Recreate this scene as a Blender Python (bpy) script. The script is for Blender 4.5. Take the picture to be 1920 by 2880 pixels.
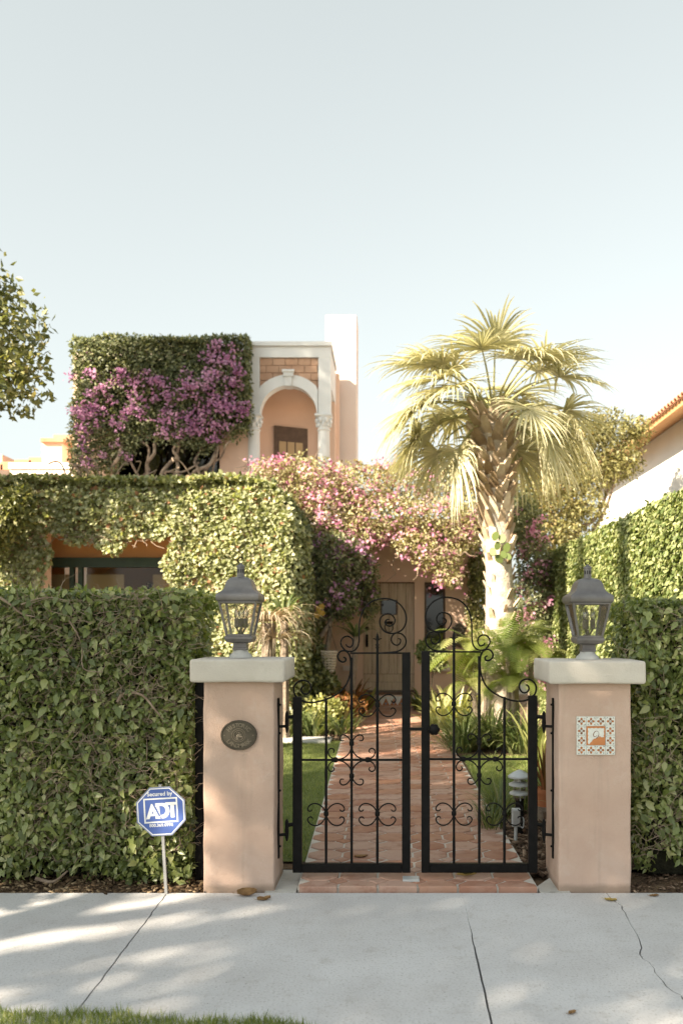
import bpy, bmesh, math, random
import numpy as np
from mathutils import Vector, Matrix

for o in list(bpy.data.objects):
    bpy.data.objects.remove(o)
SC = bpy.context.scene
COL = SC.collection
random.seed(7)
RNG = np.random.default_rng(11)

# ------------------------------------------------------------------ camera
F, VX, VY, CZ = 2400.0, 1095.0, 1770.0, 1.69      # focal length and vanishing point in photo pixels, eye height
cam = bpy.data.cameras.new('camera')
cam.sensor_width = 36.0
cam.sensor_fit = 'AUTO'
cam.lens = F / 2880.0 * 36.0
cam.shift_x = -(VX - 960.0) / 2880.0
cam.shift_y = (VY - 1440.0) / 2880.0
cam.clip_start = 0.05
cam.clip_end = 2000.0
cam.dof.use_dof = True
cam.dof.focus_distance = 5.7
cam.dof.aperture_fstop = 2.0
camo = bpy.data.objects.new('camera', cam)
camo.location = (0, 0, CZ)
camo.rotation_euler = (math.radians(90), 0, 0)
COL.objects.link(camo)
SC.camera = camo

# ------------------------------------------------------------------ light
SUN_EL, SUN_H = math.radians(30.0), Vector((-0.74, -0.67)).normalized()
S = Vector((SUN_H.x * math.cos(SUN_EL), SUN_H.y * math.cos(SUN_EL), math.sin(SUN_EL)))   # towards the sun
world = bpy.data.worlds.new('World')
SC.world = world
world.use_nodes = True
wn = world.node_tree
wn.nodes.clear()
sky = wn.nodes.new('ShaderNodeTexSky')
sky.sky_type = 'NISHITA'
sky.sun_disc = False
sky.sun_elevation = SUN_EL
sky.sun_rotation = math.atan2(S.x, S.y)
sky.air_density = 1.0
sky.dust_density = 3.0
sky.ozone_density = 1.0
hs = wn.nodes.new('ShaderNodeHueSaturation')
hs.inputs['Saturation'].default_value = 0.24
hs.inputs['Value'].default_value = 1.0
bg = wn.nodes.new('ShaderNodeBackground')
bg.inputs['Strength'].default_value = 0.126
wo = wn.nodes.new('ShaderNodeOutputWorld')
wn.links.new(sky.outputs[0], hs.inputs['Color'])
tint = wn.nodes.new('ShaderNodeMix')
tint.data_type = 'RGBA'
tint.blend_type = 'MULTIPLY'
tint.inputs[0].default_value = 1.0
tint.inputs[7].default_value = (0.945, 1.0, 0.955, 1)
gam = wn.nodes.new('ShaderNodeGamma')
gam.inputs['Gamma'].default_value = 0.58
wn.links.new(hs.outputs[0], gam.inputs[0])
wn.links.new(gam.outputs[0], tint.inputs[6])
wn.links.new(tint.outputs[2], bg.inputs['Color'])
wn.links.new(bg.outputs[0], wo.inputs['Surface'])
sun = bpy.data.lights.new('sun', 'SUN')
sun.energy = 5.0
sun.angle = math.radians(0.6)
sun.color = (1.0, 0.86, 0.66)
suno = bpy.data.objects.new('sun', sun)
suno.rotation_euler = S.to_track_quat('Z', 'Y').to_euler()
suno.location = (0, 0, 30)
COL.objects.link(suno)
SC.view_settings.view_transform = 'Standard'
SC.view_settings.look = 'None'
SC.view_settings.gamma = 1.0
SC.view_settings.exposure = 1.95
SC.view_settings.use_curve_mapping = False
SC.cycles.max_bounces = 8
SC.cycles.transparent_max_bounces = 16


def P(px, py, Y):
    """photo pixel at depth Y -> world point"""
    return Vector(((px - VX) * Y / F, Y, CZ - (py - VY) * Y / F))


def XZ(px, py, Y):
    p = P(px, py, Y)
    return p.x, p.z


def GY(py, z=0.0):
    return F * (CZ - z) / (py - VY)


# ------------------------------------------------------------------ scene objects
def thing(name, label, cat, loc=(0, 0, 0), group=None):
    o = bpy.data.objects.new(name, None)
    o.empty_display_size = 0.1
    o.location = loc
    COL.objects.link(o)
    o['label'] = label
    o['category'] = cat
    if group:
        o['group'] = group
    return o


def wloc(o):
    v = Vector((0, 0, 0))
    while o is not None:
        v += o.location
        o = o.parent
    return v


class MB:
    """mesh builder, world coordinates"""
    def __init__(self):
        self.v, self.f, self.m = [], [], []

    def add(self, vs, fs, mi=0):
        b = len(self.v)
        self.v.extend([tuple(p) for p in vs])
        self.f.extend([tuple(i + b for i in f) for f in fs])
        self.m.extend([mi] * len(fs))
        return self

    def box(self, x0, x1, y0, y1, z0, z1, mi=0, bev=0.0, seg=2):
        if bev > 0:
            bm = bmesh.new()
            bmesh.ops.create_cube(bm, size=1.0)
            for v in bm.verts:
                v.co = ((x0 + x1) / 2 + v.co.x * (x1 - x0), (y0 + y1) / 2 + v.co.y * (y1 - y0), (z0 + z1) / 2 + v.co.z * (z1 - z0))
            bmesh.ops.bevel(bm, geom=bm.edges[:], offset=bev, segments=seg, affect='EDGES', profile=0.5)
            bm.verts.index_update()
            self.add([v.co for v in bm.verts], [[v.index for v in f.verts] for f in bm.faces], mi)
            bm.free()
            return self
        vs = [(x, y, z) for z in (z0, z1) for y in (y0, y1) for x in (x0, x1)]
        return self.add(vs, [(0, 2, 3, 1), (4, 5, 7, 6), (0, 1, 5, 4), (2, 6, 7, 3), (0, 4, 6, 2), (1, 3, 7, 5)], mi)

    def prism(self, pts, vec, mi=0):
        n = len(pts)
        vec = Vector(vec)
        a = [Vector(p) for p in pts]
        b = [p + vec for p in a]
        fs = [tuple(range(n))[::-1], tuple(range(n, 2 * n))]
        fs += [(i, (i + 1) % n, n + (i + 1) % n, n + i) for i in range(n)]
        return self.add(a + b, fs, mi)

    def tube(self, pts, r, n=6, mi=0, caps=True):
        pts = [Vector(p) for p in pts]
        k = len(pts)
        rs = list(r) if hasattr(r, '__len__') else [r] * k
        tang = []
        for i in range(k):
            t = pts[min(i + 1, k - 1)] - pts[max(i - 1, 0)]
            tang.append(t.normalized() if t.length > 1e-9 else Vector((0, 0, 1)))
        t0 = tang[0]
        u = t0.cross(Vector((0, 1, 0)))
        if u.length < 0.1:
            u = t0.cross(Vector((1, 0, 0)))
        u.normalize()
        vs, fs = [], []
        for i in range(k):
            t = tang[i]
            u = u - t * u.dot(t)
            if u.length < 1e-6:
                u = t.orthogonal()
            u.normalize()
            w = t.cross(u)
            for j in range(n):
                a = 2 * math.pi * (j + 0.5) / n
                vs.append(pts[i] + (u * math.cos(a) + w * math.sin(a)) * rs[i])
        for i in range(k - 1):
            for j in range(n):
                fs.append((i * n + j, i * n + (j + 1) % n, (i + 1) * n + (j + 1) % n, (i + 1) * n + j))
        if caps:
            fs.append(tuple(range(n))[::-1])
            fs.append(tuple((k - 1) * n + j for j in range(n)))
        return self.add(vs, fs, mi)

    def lathe(self, prof, c, n=16, mi=0, square=False):
        """prof: (z, r); c: centre; square -> four sided loft"""
        vs, fs = [], []
        if square:
            n = 4
        for z, r in prof:
            for j in range(n):
                if square:
                    sx, sy = ((-1, -1), (1, -1), (1, 1), (-1, 1))[j]
                    vs.append((c[0] + sx * r, c[1] + sy * r, c[2] + z))
                else:
                    a = 2 * math.pi * j / n
                    vs.append((c[0] + r * math.cos(a), c[1] + r * math.sin(a), c[2] + z))
        k = len(prof)
        for i in range(k - 1):
            for j in range(n):
                fs.append((i * n + j, i * n + (j + 1) % n, (i + 1) * n + (j + 1) % n, (i + 1) * n + j))
        fs.append(tuple(range(n))[::-1])
        fs.append(tuple((k - 1) * n + j for j in range(n)))
        return self.add(vs, fs, mi)

    def build(self, name, mats, parent=None, smooth=False, kind=None, label=None):
        me = bpy.data.meshes.new(name)
        off = wloc(parent) if parent else Vector((0, 0, 0))
        me.from_pydata([(p[0] - off.x, p[1] - off.y, p[2] - off.z) for p in self.v], [], self.f)
        if not isinstance(mats, (list, tuple)):
            mats = [mats]
        for m in mats:
            me.materials.append(m)
        if len(mats) > 1:
            me.polygons.foreach_set('material_index', self.m)
        if smooth:
            me.polygons.foreach_set('use_smooth', [True] * len(me.polygons))
            if smooth != 'all':
                try:
                    me.set_sharp_from_angle(angle=math.radians(40))
                except Exception:
                    pass
        me.update()
        return link(name, me, parent, kind, label)


def link(name, me, parent=None, kind=None, label=None):
    o = bpy.data.objects.new(name, me)
    COL.objects.link(o)
    if parent:
        o.parent = parent
    if kind:
        o['kind'] = kind
    if label:
        o['label'] = label
    return o


def tag(o, label, cat, group=None):
    o['label'] = label
    o['category'] = cat
    if group:
        o['group'] = group
    return o


def smooth_path(pts, k=5):
    pts = [Vector(p) for p in pts]
    out = []
    for i in range(len(pts) - 1):
        p0, p1, p2, p3 = pts[max(i - 1, 0)], pts[i], pts[i + 1], pts[min(i + 2, len(pts) - 1)]
        for j in range(k):
            t = j / k
            out.append(0.5 * ((2 * p1) + (p2 - p0) * t + (2 * p0 - 5 * p1 + 4 * p2 - p3) * t * t + (3 * p1 - p0 - 3 * p2 + p3) * t ** 3))
    out.append(pts[-1])
    return out


def text_geo(s, size=1.0, bold=0.0):
    """flat glyph outlines of the built-in font as (verts, faces), centred on x"""
    cu = bpy.data.curves.new('text', 'FONT')
    cu.body = s
    cu.size = size
    cu.align_x = 'CENTER'
    cu.offset = bold
    cu.resolution_u = 3
    ob = bpy.data.objects.new('text', cu)
    COL.objects.link(ob)
    dg = bpy.context.evaluated_depsgraph_get()
    me = bpy.data.meshes.new_from_object(ob.evaluated_get(dg))
    vs = [v.co.copy() for v in me.vertices]
    fs = [tuple(p.vertices) for p in me.polygons]
    bpy.data.objects.remove(ob)
    bpy.data.curves.remove(cu)
    bpy.data.meshes.remove(me)
    return vs, fs


# ------------------------------------------------------------------ materials
def _mat(name):
    m = bpy.data.materials.new(name)
    m.use_nodes = True
    nt = m.node_tree
    return m, nt, nt.nodes['Principled BSDF']


def N(nt, t, **kw):
    n = nt.nodes.new(t)
    for k, v in kw.items():
        if hasattr(n, k) and k not in ('Scale',):
            setattr(n, k, v)
        else:
            n.inputs[k].default_value = v
    return n


def ramp(nt, fac, stops):
    r = nt.nodes.new('ShaderNodeValToRGB')
    e = r.color_ramp.elements
    while len(e) < len(stops):
        e.new(0.5)
    for i, (p, c) in enumerate(stops):
        e[i].position = p
        e[i].color = (c[0], c[1], c[2], 1)
    nt.links.new(fac, r.inputs[0])
    return r.outputs[0]


def coords(nt, scale=1.0, obj=True):
    tc = nt.nodes.new('ShaderNodeTexCoord')
    mp = nt.nodes.new('ShaderNodeMapping')
    sc = scale if hasattr(scale, '__len__') else (scale, scale, scale)
    mp.inputs['Scale'].default_value = sc
    nt.links.new(tc.outputs['Object'], mp.inputs[0])
    return mp.outputs[0]


def noise(nt, vec, scale, detail=4, rough=0.55):
    n = N(nt, 'ShaderNodeTexNoise', Scale=scale, Detail=detail, Roughness=rough)
    nt.links.new(vec, n.inputs['Vector'])
    return n.outputs['Fac']


def mixc(nt, fac, a, b, mode='MIX'):
    m = nt.nodes.new('ShaderNodeMix')
    m.data_type = 'RGBA'
    m.blend_type = mode
    for sock, v in ((m.inputs[0], fac), (m.inputs[6], a), (m.inputs[7], b)):
        if isinstance(v, bpy.types.NodeSocket):
            nt.links.new(v, sock)
        elif hasattr(v, '__len__'):
            sock.default_value = (v[0], v[1], v[2], 1)
        else:
            sock.default_value = v
    return m.outputs[2]


def bump(nt, bsdf, h, strength=0.4, dist=0.01):
    b = N(nt, 'ShaderNodeBump', Strength=strength, Distance=dist)
    nt.links.new(h, b.inputs['Height'])
    nt.links.new(b.outputs[0], bsdf.inputs['Normal'])
    return b


def surf(name, c0, c1, scale=3.0, fine=60.0, rough=0.85, bumps=0.35, dist=0.006, metal=0.0, spec=0.3, speck=None, stain=None):
    """mottled surface: two tones by coarse noise, fine relief, optional specks and stains"""
    m, nt, b = _mat(name)
    v = coords(nt)
    a = noise(nt, v, scale, 5)
    col = ramp(nt, a, [(0.3, c0), (0.7, c1)])
    fn = noise(nt, v, fine, 3)
    if speck:
        r = ramp(nt, fn, [(0.60, (0, 0, 0)), (0.72, (1, 1, 1))])
        col = mixc(nt, r, col, speck)
    if stain:
        sn = noise(nt, v, stain[1], 6, 0.7)
        r = ramp(nt, sn, [(stain[2], (0, 0, 0)), (stain[2] + 0.14, (1, 1, 1))])
        f = nt.nodes.new('ShaderNodeMath')
        f.operation = 'MULTIPLY'
        f.inputs[1].default_value = stain[3]
        nt.links.new(r, f.inputs[0])
        col = mixc(nt, f.outputs[0], col, stain[0])
    nt.links.new(col, b.inputs['Base Color'])
    b.inputs['Roughness'].default_value = rough
    b.inputs['Metallic'].default_value = metal
    b.inputs['Specular IOR Level'].default_value = spec
    if bumps:
        ad = nt.nodes.new('ShaderNodeMath')
        ad.operation = 'MULTIPLY_ADD'
        nt.links.new(a, ad.inputs[0])
        ad.inputs[1].default_value = 2.0
        nt.links.new(fn, ad.inputs[2])
        bump(nt, b, ad.outputs[0], bumps, dist)
    return m


def leafmat(name, stops, trans=0.35, rough=0.5, spec=0.35, tmul=(1.3, 1.35, 0.6)):
    """leaf: colour by a per-leaf random attribute, light passes through"""
    m, nt, b = _mat(name)
    at = nt.nodes.new('ShaderNodeAttribute')
    at.attribute_name = 'rnd'
    col = ramp(nt, at.outputs['Fac'], stops)
    nt.links.new(col, b.inputs['Base Color'])
    b.inputs['Roughness'].default_value = rough
    b.inputs['Specular IOR Level'].default_value = spec
    tr = nt.nodes.new('ShaderNodeBsdfTranslucent')
    tc = mixc(nt, 1.0, col, tmul, 'MULTIPLY')
    nt.links.new(tc, tr.inputs['Color'])
    mx = nt.nodes.new('ShaderNodeMixShader')
    mx.inputs[0].default_value = trans
    nt.links.new(b.outputs[0], mx.inputs[1])
    nt.links.new(tr.outputs[0], mx.inputs[2])
    nt.links.new(mx.outputs[0], nt.nodes['Material Output'].inputs['Surface'])
    return m


def glassmat(name, tint, gloss, rough=0.03, wavy=0.0):
    m = bpy.data.materials.new(name)
    m.use_nodes = True
    nt = m.node_tree
    nt.nodes.clear()
    out = nt.nodes.new('ShaderNodeOutputMaterial')
    t = nt.nodes.new('ShaderNodeBsdfTransparent')
    t.inputs[0].default_value = (*tint, 1)
    g = nt.nodes.new('ShaderNodeBsdfGlossy')
    g.inputs['Roughness'].default_value = rough
    g.inputs['Color'].default_value = (0.9, 0.9, 0.9, 1)
    fr = N(nt, 'ShaderNodeFresnel', IOR=1.45)
    ad = nt.nodes.new('ShaderNodeMath')
    ad.operation = 'ADD'
    ad.use_clamp = True
    ad.inputs[1].default_value = gloss
    nt.links.new(fr.outputs[0], ad.inputs[0])
    mx = nt.nodes.new('ShaderNodeMixShader')
    nt.links.new(ad.outputs[0], mx.inputs[0])
    nt.links.new(t.outputs[0], mx.inputs[1])
    nt.links.new(g.outputs[0], mx.inputs[2])
    nt.links.new(mx.outputs[0], out.inputs[0])
    if wavy:
        v = coords(nt)
        b = N(nt, 'ShaderNodeBump', Strength=wavy, Distance=0.004)
        nt.links.new(noise(nt, v, 40, 2), b.inputs['Height'])
        nt.links.new(b.outputs[0], g.inputs['Normal'])
    return m


M = {}
def pillarmat():
    """stucco with trowel mottling, rain streaks and a dirty foot"""
    m, nt, b = _mat('pillar_stucco')
    v = coords(nt)
    big = noise(nt, v, 2.4, 5, 0.6)
    col = ramp(nt, big, [(0.3, (0.47, 0.33, 0.262)), (0.55, (0.525, 0.38, 0.308)), (0.75, (0.55, 0.42, 0.355))])
    vs_ = coords(nt, (16, 16, 1.1))
    st_ = noise(nt, vs_, 1.0, 4, 0.6)
    col = mixc(nt, ramp(nt, st_, [(0.56, (0, 0, 0)), (0.78, (0.5, 0.5, 0.5))]), col, (0.36, 0.28, 0.225))
    pa = noise(nt, v, 6.5, 6, 0.7)
    col = mixc(nt, ramp(nt, pa, [(0.54, (0, 0, 0)), (0.7, (0.35, 0.35, 0.35))]), col, (0.58, 0.47, 0.41))
    tc = nt.nodes.new('ShaderNodeNewGeometry')
    sx = nt.nodes.new('ShaderNodeSeparateXYZ')
    nt.links.new(tc.outputs['Position'], sx.inputs[0])
    ad = nt.nodes.new('ShaderNodeMath')
    ad.operation = 'MULTIPLY_ADD'
    nt.links.new(pa, ad.inputs[0])
    ad.inputs[1].default_value = -0.05
    nt.links.new(sx.outputs['Z'], ad.inputs[2])
    col = mixc(nt, ramp(nt, ad.outputs[0], [(0.0, (0.6, 0.6, 0.6)), (0.03, (0, 0, 0))]), col, (0.22, 0.17, 0.13))
    nt.links.new(col, b.inputs['Base Color'])
    b.inputs['Roughness'].default_value = 0.92
    b.inputs['Specular IOR Level'].default_value = 0.25
    fn = noise(nt, v, 95, 4, 0.6)
    a2 = nt.nodes.new('ShaderNodeMath')
    a2.operation = 'MULTIPLY_ADD'
    nt.links.new(pa, a2.inputs[0])
    a2.inputs[1].default_value = 2.0
    nt.links.new(fn, a2.inputs[2])
    bump(nt, b, a2.outputs[0], 0.55, 0.006)
    return m
M['pillar'] = pillarmat()
M['house'] = surf('house_stucco', (0.66, 0.46, 0.35), (0.72, 0.52, 0.41), 1.2, 40, 0.92, 0.35, 0.006, stain=((0.5, 0.33, 0.25), 0.9, 0.62, 0.4))
M['orange'] = surf('orange_stucco', (0.55, 0.29, 0.13), (0.62, 0.35, 0.17), 1.4, 40, 0.9, 0.3)
M['white'] = surf('white_stucco', (0.60, 0.61, 0.62), (0.68, 0.69, 0.69), 1.5, 50, 0.9, 0.3, stain=((0.5, 0.49, 0.47), 1.3, 0.6, 0.4))
M['cap'] = surf('cap_stone', (0.49, 0.445, 0.395), (0.59, 0.545, 0.49), 4, 90, 0.9, 0.5, 0.006, speck=None, stain=((0.36, 0.33, 0.28), 5, 0.62, 0.5))
M['concrete'] = surf('sidewalk_concrete', (0.44, 0.43, 0.415), (0.53, 0.525, 0.515), 1.3, 220, 0.9, 0.45, 0.004, speck=(0.34, 0.33, 0.315), stain=((0.28, 0.26, 0.235), 4.5, 0.58, 0.45))
def walkmat():
    """broom finished concrete: mottled, speckled with sand and grit, stained in patches"""
    m, nt, b = _mat('sidewalk_concrete')
    geo = nt.nodes.new('ShaderNodeNewGeometry')
    mp = nt.nodes.new('ShaderNodeMapping')
    nt.links.new(geo.outputs['Position'], mp.inputs[0])
    v = mp.outputs[0]
    col = ramp(nt, noise(nt, v, 1.1, 6, 0.65), [(0.3, (0.46, 0.45, 0.455)), (0.55, (0.55, 0.545, 0.555)), (0.75, (0.60, 0.60, 0.615))])
    grit = noise(nt, v, 75, 2, 0.6)
    col = mixc(nt, ramp(nt, grit, [(0.55, (0, 0, 0)), (0.75, (0.8, 0.8, 0.8))]), col, (0.30, 0.285, 0.265))
    col = mixc(nt, ramp(nt, grit, [(0.25, (0.7, 0.7, 0.7)), (0.42, (0, 0, 0))]), col, (0.62, 0.61, 0.59))
    st1 = noise(nt, v, 7, 8, 0.75)
    col = mixc(nt, ramp(nt, st1, [(0.55, (0, 0, 0)), (0.72, (0.55, 0.55, 0.55))]), col, (0.33, 0.30, 0.275))
    sp_ = N(nt, 'ShaderNodeTexVoronoi', Scale=16.0)
    nt.links.new(v, sp_.inputs['Vector'])
    dot = ramp(nt, sp_.outputs['Distance'], [(0.05, (0.75, 0.75, 0.75)), (0.09, (0, 0, 0))])
    pick = ramp(nt, noise(nt, v, 2.0, 3), [(0.5, (0, 0, 0)), (0.62, (1, 1, 1))])
    col = mixc(nt, mixc(nt, 1.0, dot, pick, 'MULTIPLY'), col, (0.16, 0.14, 0.12))
    nt.links.new(col, b.inputs['Base Color'])
    b.inputs['Roughness'].default_value = 0.92
    b.inputs['Specular IOR Level'].default_value = 0.25
    bump(nt, b, grit, 0.5, 0.004)
    return m
M['walk'] = walkmat()
M['pad'] = surf('rough_concrete', (0.42, 0.40, 0.37), (0.52, 0.50, 0.47), 5, 120, 0.95, 0.7, 0.006, stain=((0.22, 0.2, 0.17), 6, 0.55, 0.6))
M['soil'] = surf('soil', (0.10, 0.065, 0.04), (0.20, 0.135, 0.085), 9, 45, 1.0, 1.0, 0.03)
M['mulch'] = surf('mulch_wood', (0.09, 0.055, 0.035), (0.24, 0.15, 0.10), 14, 60, 1.0, 0.6, 0.01)
M['turf'] = surf('turf', (0.10, 0.13, 0.035), (0.15, 0.175, 0.055), 6, 50, 1.0, 0.8, 0.02)
M['field'] = surf('ground_dirt', (0.16, 0.15, 0.11), (0.24, 0.22, 0.17), 0.2, 8, 1.0, 0.3, 0.05)
M['asphalt'] = surf('asphalt', (0.09, 0.09, 0.09), (0.13, 0.13, 0.13), 0.5, 60, 0.95, 0.5, 0.01)
M['iron'] = surf('black_iron', (0.006, 0.006, 0.006), (0.012, 0.011, 0.011), 20, 160, 0.45, 0.4, 0.002, spec=0.10)
M['pewter'] = surf('aged_pewter', (0.12, 0.112, 0.112), (0.20, 0.19, 0.19), 9, 90, 0.45, 0.3, 0.003, metal=0.45, spec=0.5, stain=((0.23, 0.28, 0.27), 7, 0.6, 0.5))
M['plinth'] = surf('weathered_plinth', (0.38, 0.38, 0.36), (0.48, 0.47, 0.45), 9, 90, 0.8, 0.3, 0.003)
M['bronze'] = surf('plaque_bronze', (0.06, 0.05, 0.036), (0.105, 0.088, 0.066), 14, 120, 0.5, 0.3, 0.002, metal=0.55, spec=0.5)
M['bronze_hi'] = surf('plaque_bronze_worn', (0.17, 0.14, 0.105), (0.24, 0.20, 0.155), 14, 120, 0.42, 0.2, 0.002, metal=0.6, spec=0.5)
M['sign_blue'] = surf('sign_blue', (0.075, 0.125, 0.36), (0.085, 0.14, 0.40), 5, 80, 0.45, 0.05)
M['sign_white'] = surf('sign_white', (0.70, 0.70, 0.71), (0.76, 0.76, 0.76), 5, 80, 0.5, 0.05)
M['sign_grey'] = surf('sign_edge', (0.30, 0.31, 0.34), (0.36, 0.37, 0.40), 5, 80, 0.5, 0.05)
M['steel'] = surf('grey_steel', (0.30, 0.30, 0.30), (0.40, 0.40, 0.395), 9, 120, 0.5, 0.2, 0.002, metal=0.35)
M['galv'] = surf('galvanised', (0.40, 0.42, 0.43), (0.52, 0.54, 0.55), 12, 90, 0.5, 0.2, 0.002, metal=0.3)
M['brick'] = surf('brick', (0.34, 0.20, 0.13), (0.50, 0.33, 0.235), 2.0, 40, 0.95, 0.5, 0.01, stain=((0.26, 0.13, 0.08), 2.2, 0.58, 0.7))
M['mortar'] = surf('mortar', (0.42, 0.36, 0.30), (0.5, 0.44, 0.37), 8, 60, 0.95, 0.4)
M['grout'] = surf('grout', (0.50, 0.46, 0.41), (0.60, 0.56, 0.51), 12, 120, 0.95, 0.5, 0.004)
M['roof_tile'] = surf('roof_tile', (0.36, 0.17, 0.10), (0.50, 0.27, 0.17), 3, 40, 0.9, 0.4, 0.01)
M['green_paint'] = surf('green_paint', (0.022, 0.040, 0.028), (0.032, 0.052, 0.036), 5, 60, 0.45, 0.1)
M['dark_wood'] = surf('dark_wood', (0.085, 0.055, 0.04), (0.13, 0.085, 0.06), 8, 60, 0.6, 0.3)
M['dark'] = surf('dark_interior', (0.012, 0.011, 0.010), (0.02, 0.018, 0.016), 4, 40, 0.8, 0.0)
M['room'] = surf('room_wall', (0.30, 0.20, 0.11), (0.36, 0.25, 0.14), 1, 30, 0.9, 0.0)
M['bark'] = surf('bark', (0.16, 0.12, 0.09), (0.34, 0.275, 0.215), 9, 50, 0.95, 0.8, 0.015)
M['twig'] = surf('twig', (0.17, 0.12, 0.085), (0.36, 0.28, 0.215), 16, 80, 0.9, 0.4, 0.004)
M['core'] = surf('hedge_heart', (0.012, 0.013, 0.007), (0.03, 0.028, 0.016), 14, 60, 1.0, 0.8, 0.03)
M['palm_trunk'] = surf('palm_trunk', (0.38, 0.31, 0.24), (0.60, 0.53, 0.45), 7, 40, 0.95, 0.8, 0.02, stain=((0.20, 0.14, 0.09), 5, 0.55, 0.5))
M['boot'] = surf('palm_boot', (0.36, 0.27, 0.18), (0.60, 0.52, 0.42), 6, 40, 0.95, 0.6, 0.01)
M['terracotta'] = surf('terracotta_pot', (0.42, 0.15, 0.065), (0.50, 0.20, 0.095), 6, 60, 0.8, 0.3)
M['wicker'] = surf('wicker', (0.40, 0.33, 0.25), (0.55, 0.48, 0.40), 20, 90, 0.9, 0.5)
M['lamp_glass'] = glassmat('lantern_glass', (0.95, 0.94, 0.90), 0.05, 0.06, 0.5)
M['window_glass'] = glassmat('window_glass', (0.75, 0.74, 0.68), -0.01, 0.01, 0.05)
M['dark_glass'] = glassmat('dark_glass', (0.35, 0.35, 0.35), 0.03, 0.02, 0.05)
M['bulb'] = glassmat('bulb_glass', (0.72, 0.72, 0.72), 0.12, 0.05)
M['candle'] = surf('candle_sleeve', (0.10, 0.085, 0.075), (0.15, 0.13, 0.115), 9, 60, 0.6, 0.1)
M['tile_white'] = surf('glaze_white', (0.62, 0.61, 0.56), (0.72, 0.72, 0.68), 40, 90, 0.3, 0.1, 0.001, spec=0.5)
M['tile_rust'] = surf('glaze_rust', (0.33, 0.10, 0.025), (0.45, 0.17, 0.055), 30, 90, 0.35, 0.1, 0.001, spec=0.5)
M['tile_brown'] = surf('glaze_brown', (0.13, 0.05, 0.02), (0.22, 0.085, 0.035), 30, 90, 0.35, 0.1, 0.001, spec=0.5)
M['tile_blue'] = surf('glaze_blue', (0.10, 0.15, 0.20), (0.26, 0.32, 0.36), 60, 90, 0.35, 0.1, 0.001, spec=0.5)
M['tile_orange'] = surf('glaze_orange', (0.47, 0.16, 0.05), (0.55, 0.22, 0.08), 25, 90, 0.4, 0.1, 0.001, spec=0.5)
M['dry_leaf'] = surf('dry_leaf', (0.16, 0.085, 0.035), (0.30, 0.18, 0.08), 20, 90, 0.8, 0.3, 0.003)
M['dry_leaf_y'] = surf('dry_leaf_yellow', (0.26, 0.18, 0.05), (0.36, 0.27, 0.09), 20, 90, 0.8, 0.3, 0.003)

# terracotta floor tile, each piece its own tone
def tilemat(name, use_attr):
    m, nt, b = _mat(name)
    v = coords(nt)
    if use_attr:
        at = nt.nodes.new('ShaderNodeAttribute')
        at.attribute_name = 'rnd'
        rnd = at.outputs['Fac']
    else:
        rnd = nt.nodes.new('ShaderNodeObjectInfo').outputs['Random']
    base = ramp(nt, rnd, [(0.0, (0.34, 0.16, 0.105)), (0.35, (0.41, 0.24, 0.175)), (0.7, (0.45, 0.295, 0.235)), (1.0, (0.385, 0.19, 0.115))])
    geo = nt.nodes.new('ShaderNodeNewGeometry')
    mp = nt.nodes.new('ShaderNodeMapping')
    nt.links.new(geo.outputs['Position'], mp.inputs[0])
    n1 = noise(nt, mp.outputs[0], 9, 5, 0.65)
    col = mixc(nt, ramp(nt, n1, [(0.5, (0, 0, 0)), (0.72, (0.75, 0.75, 0.75))]), base, (0.25, 0.095, 0.055))
    n2 = noise(nt, mp.outputs[0], 5, 5, 0.6)
    col = mixc(nt, ramp(nt, n2, [(0.52, (0, 0, 0)), (0.75, (0.5, 0.5, 0.5))]), col, (0.50, 0.35, 0.28))
    nt.links.new(col, b.inputs['Base Color'])
    b.inputs['Roughness'].default_value = 0.62
    b.inputs['Specular IOR Level'].default_value = 0.35
    bump(nt, b, n1, 0.5, 0.006)
    return m
M['tile'] = tilemat('terracotta_tile', False)
M['tile_far'] = tilemat('terracotta_tile_far', True)

# weathered door wood
def woodmat(name, c0, c1, c2):
    m, nt, b = _mat(name)
    v = coords(nt, (9, 9, 0.7))
    info = nt.nodes.new('ShaderNodeObjectInfo')
    va = nt.nodes.new('ShaderNodeVectorMath')
    va.operation = 'ADD'
    nt.links.new(v, va.inputs[0])
    nt.links.new(info.outputs['Random'], va.inputs[1])
    a = noise(nt, va.outputs[0], 3.0, 6, 0.7)
    col = ramp(nt, a, [(0.25, c0), (0.5, c1), (0.75, c2)])
    nt.links.new(col, b.inputs['Base Color'])
    b.inputs['Roughness'].default_value = 0.85
    bump(nt, b, a, 0.5, 0.01)
    return m
M['door_wood'] = woodmat('weathered_wood', (0.30, 0.215, 0.15), (0.54, 0.43, 0.32), (0.66, 0.56, 0.45))

G = (0.035, 0.065, 0.014)
M['hedge'] = leafmat('hedge_leaf', [(0.0, (0.06, 0.08, 0.025)), (0.35, (0.165, 0.205, 0.065)), (0.75, (0.32, 0.36, 0.135)), (1.0, (0.50, 0.48, 0.26))], 0.38, 0.32, 0.65)
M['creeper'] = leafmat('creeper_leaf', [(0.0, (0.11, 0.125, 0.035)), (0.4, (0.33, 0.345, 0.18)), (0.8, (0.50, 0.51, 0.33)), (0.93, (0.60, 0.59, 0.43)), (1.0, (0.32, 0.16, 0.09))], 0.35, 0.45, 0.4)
M['ivy'] = leafmat('ivy_leaf', [(0.0, (0.085, 0.12, 0.035)), (0.5, (0.19, 0.225, 0.085)), (1.0, (0.40, 0.41, 0.20))], 0.3, 0.45, 0.4)
M['boug_leaf'] = leafmat('bougainvillea_leaf', [(0.0, (0.065, 0.078, 0.04)), (0.5, (0.15, 0.17, 0.085)), (0.9, (0.31, 0.32, 0.18)), (1.0, (0.42, 0.39, 0.26))], 0.3, 0.45, 0.4)
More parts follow.
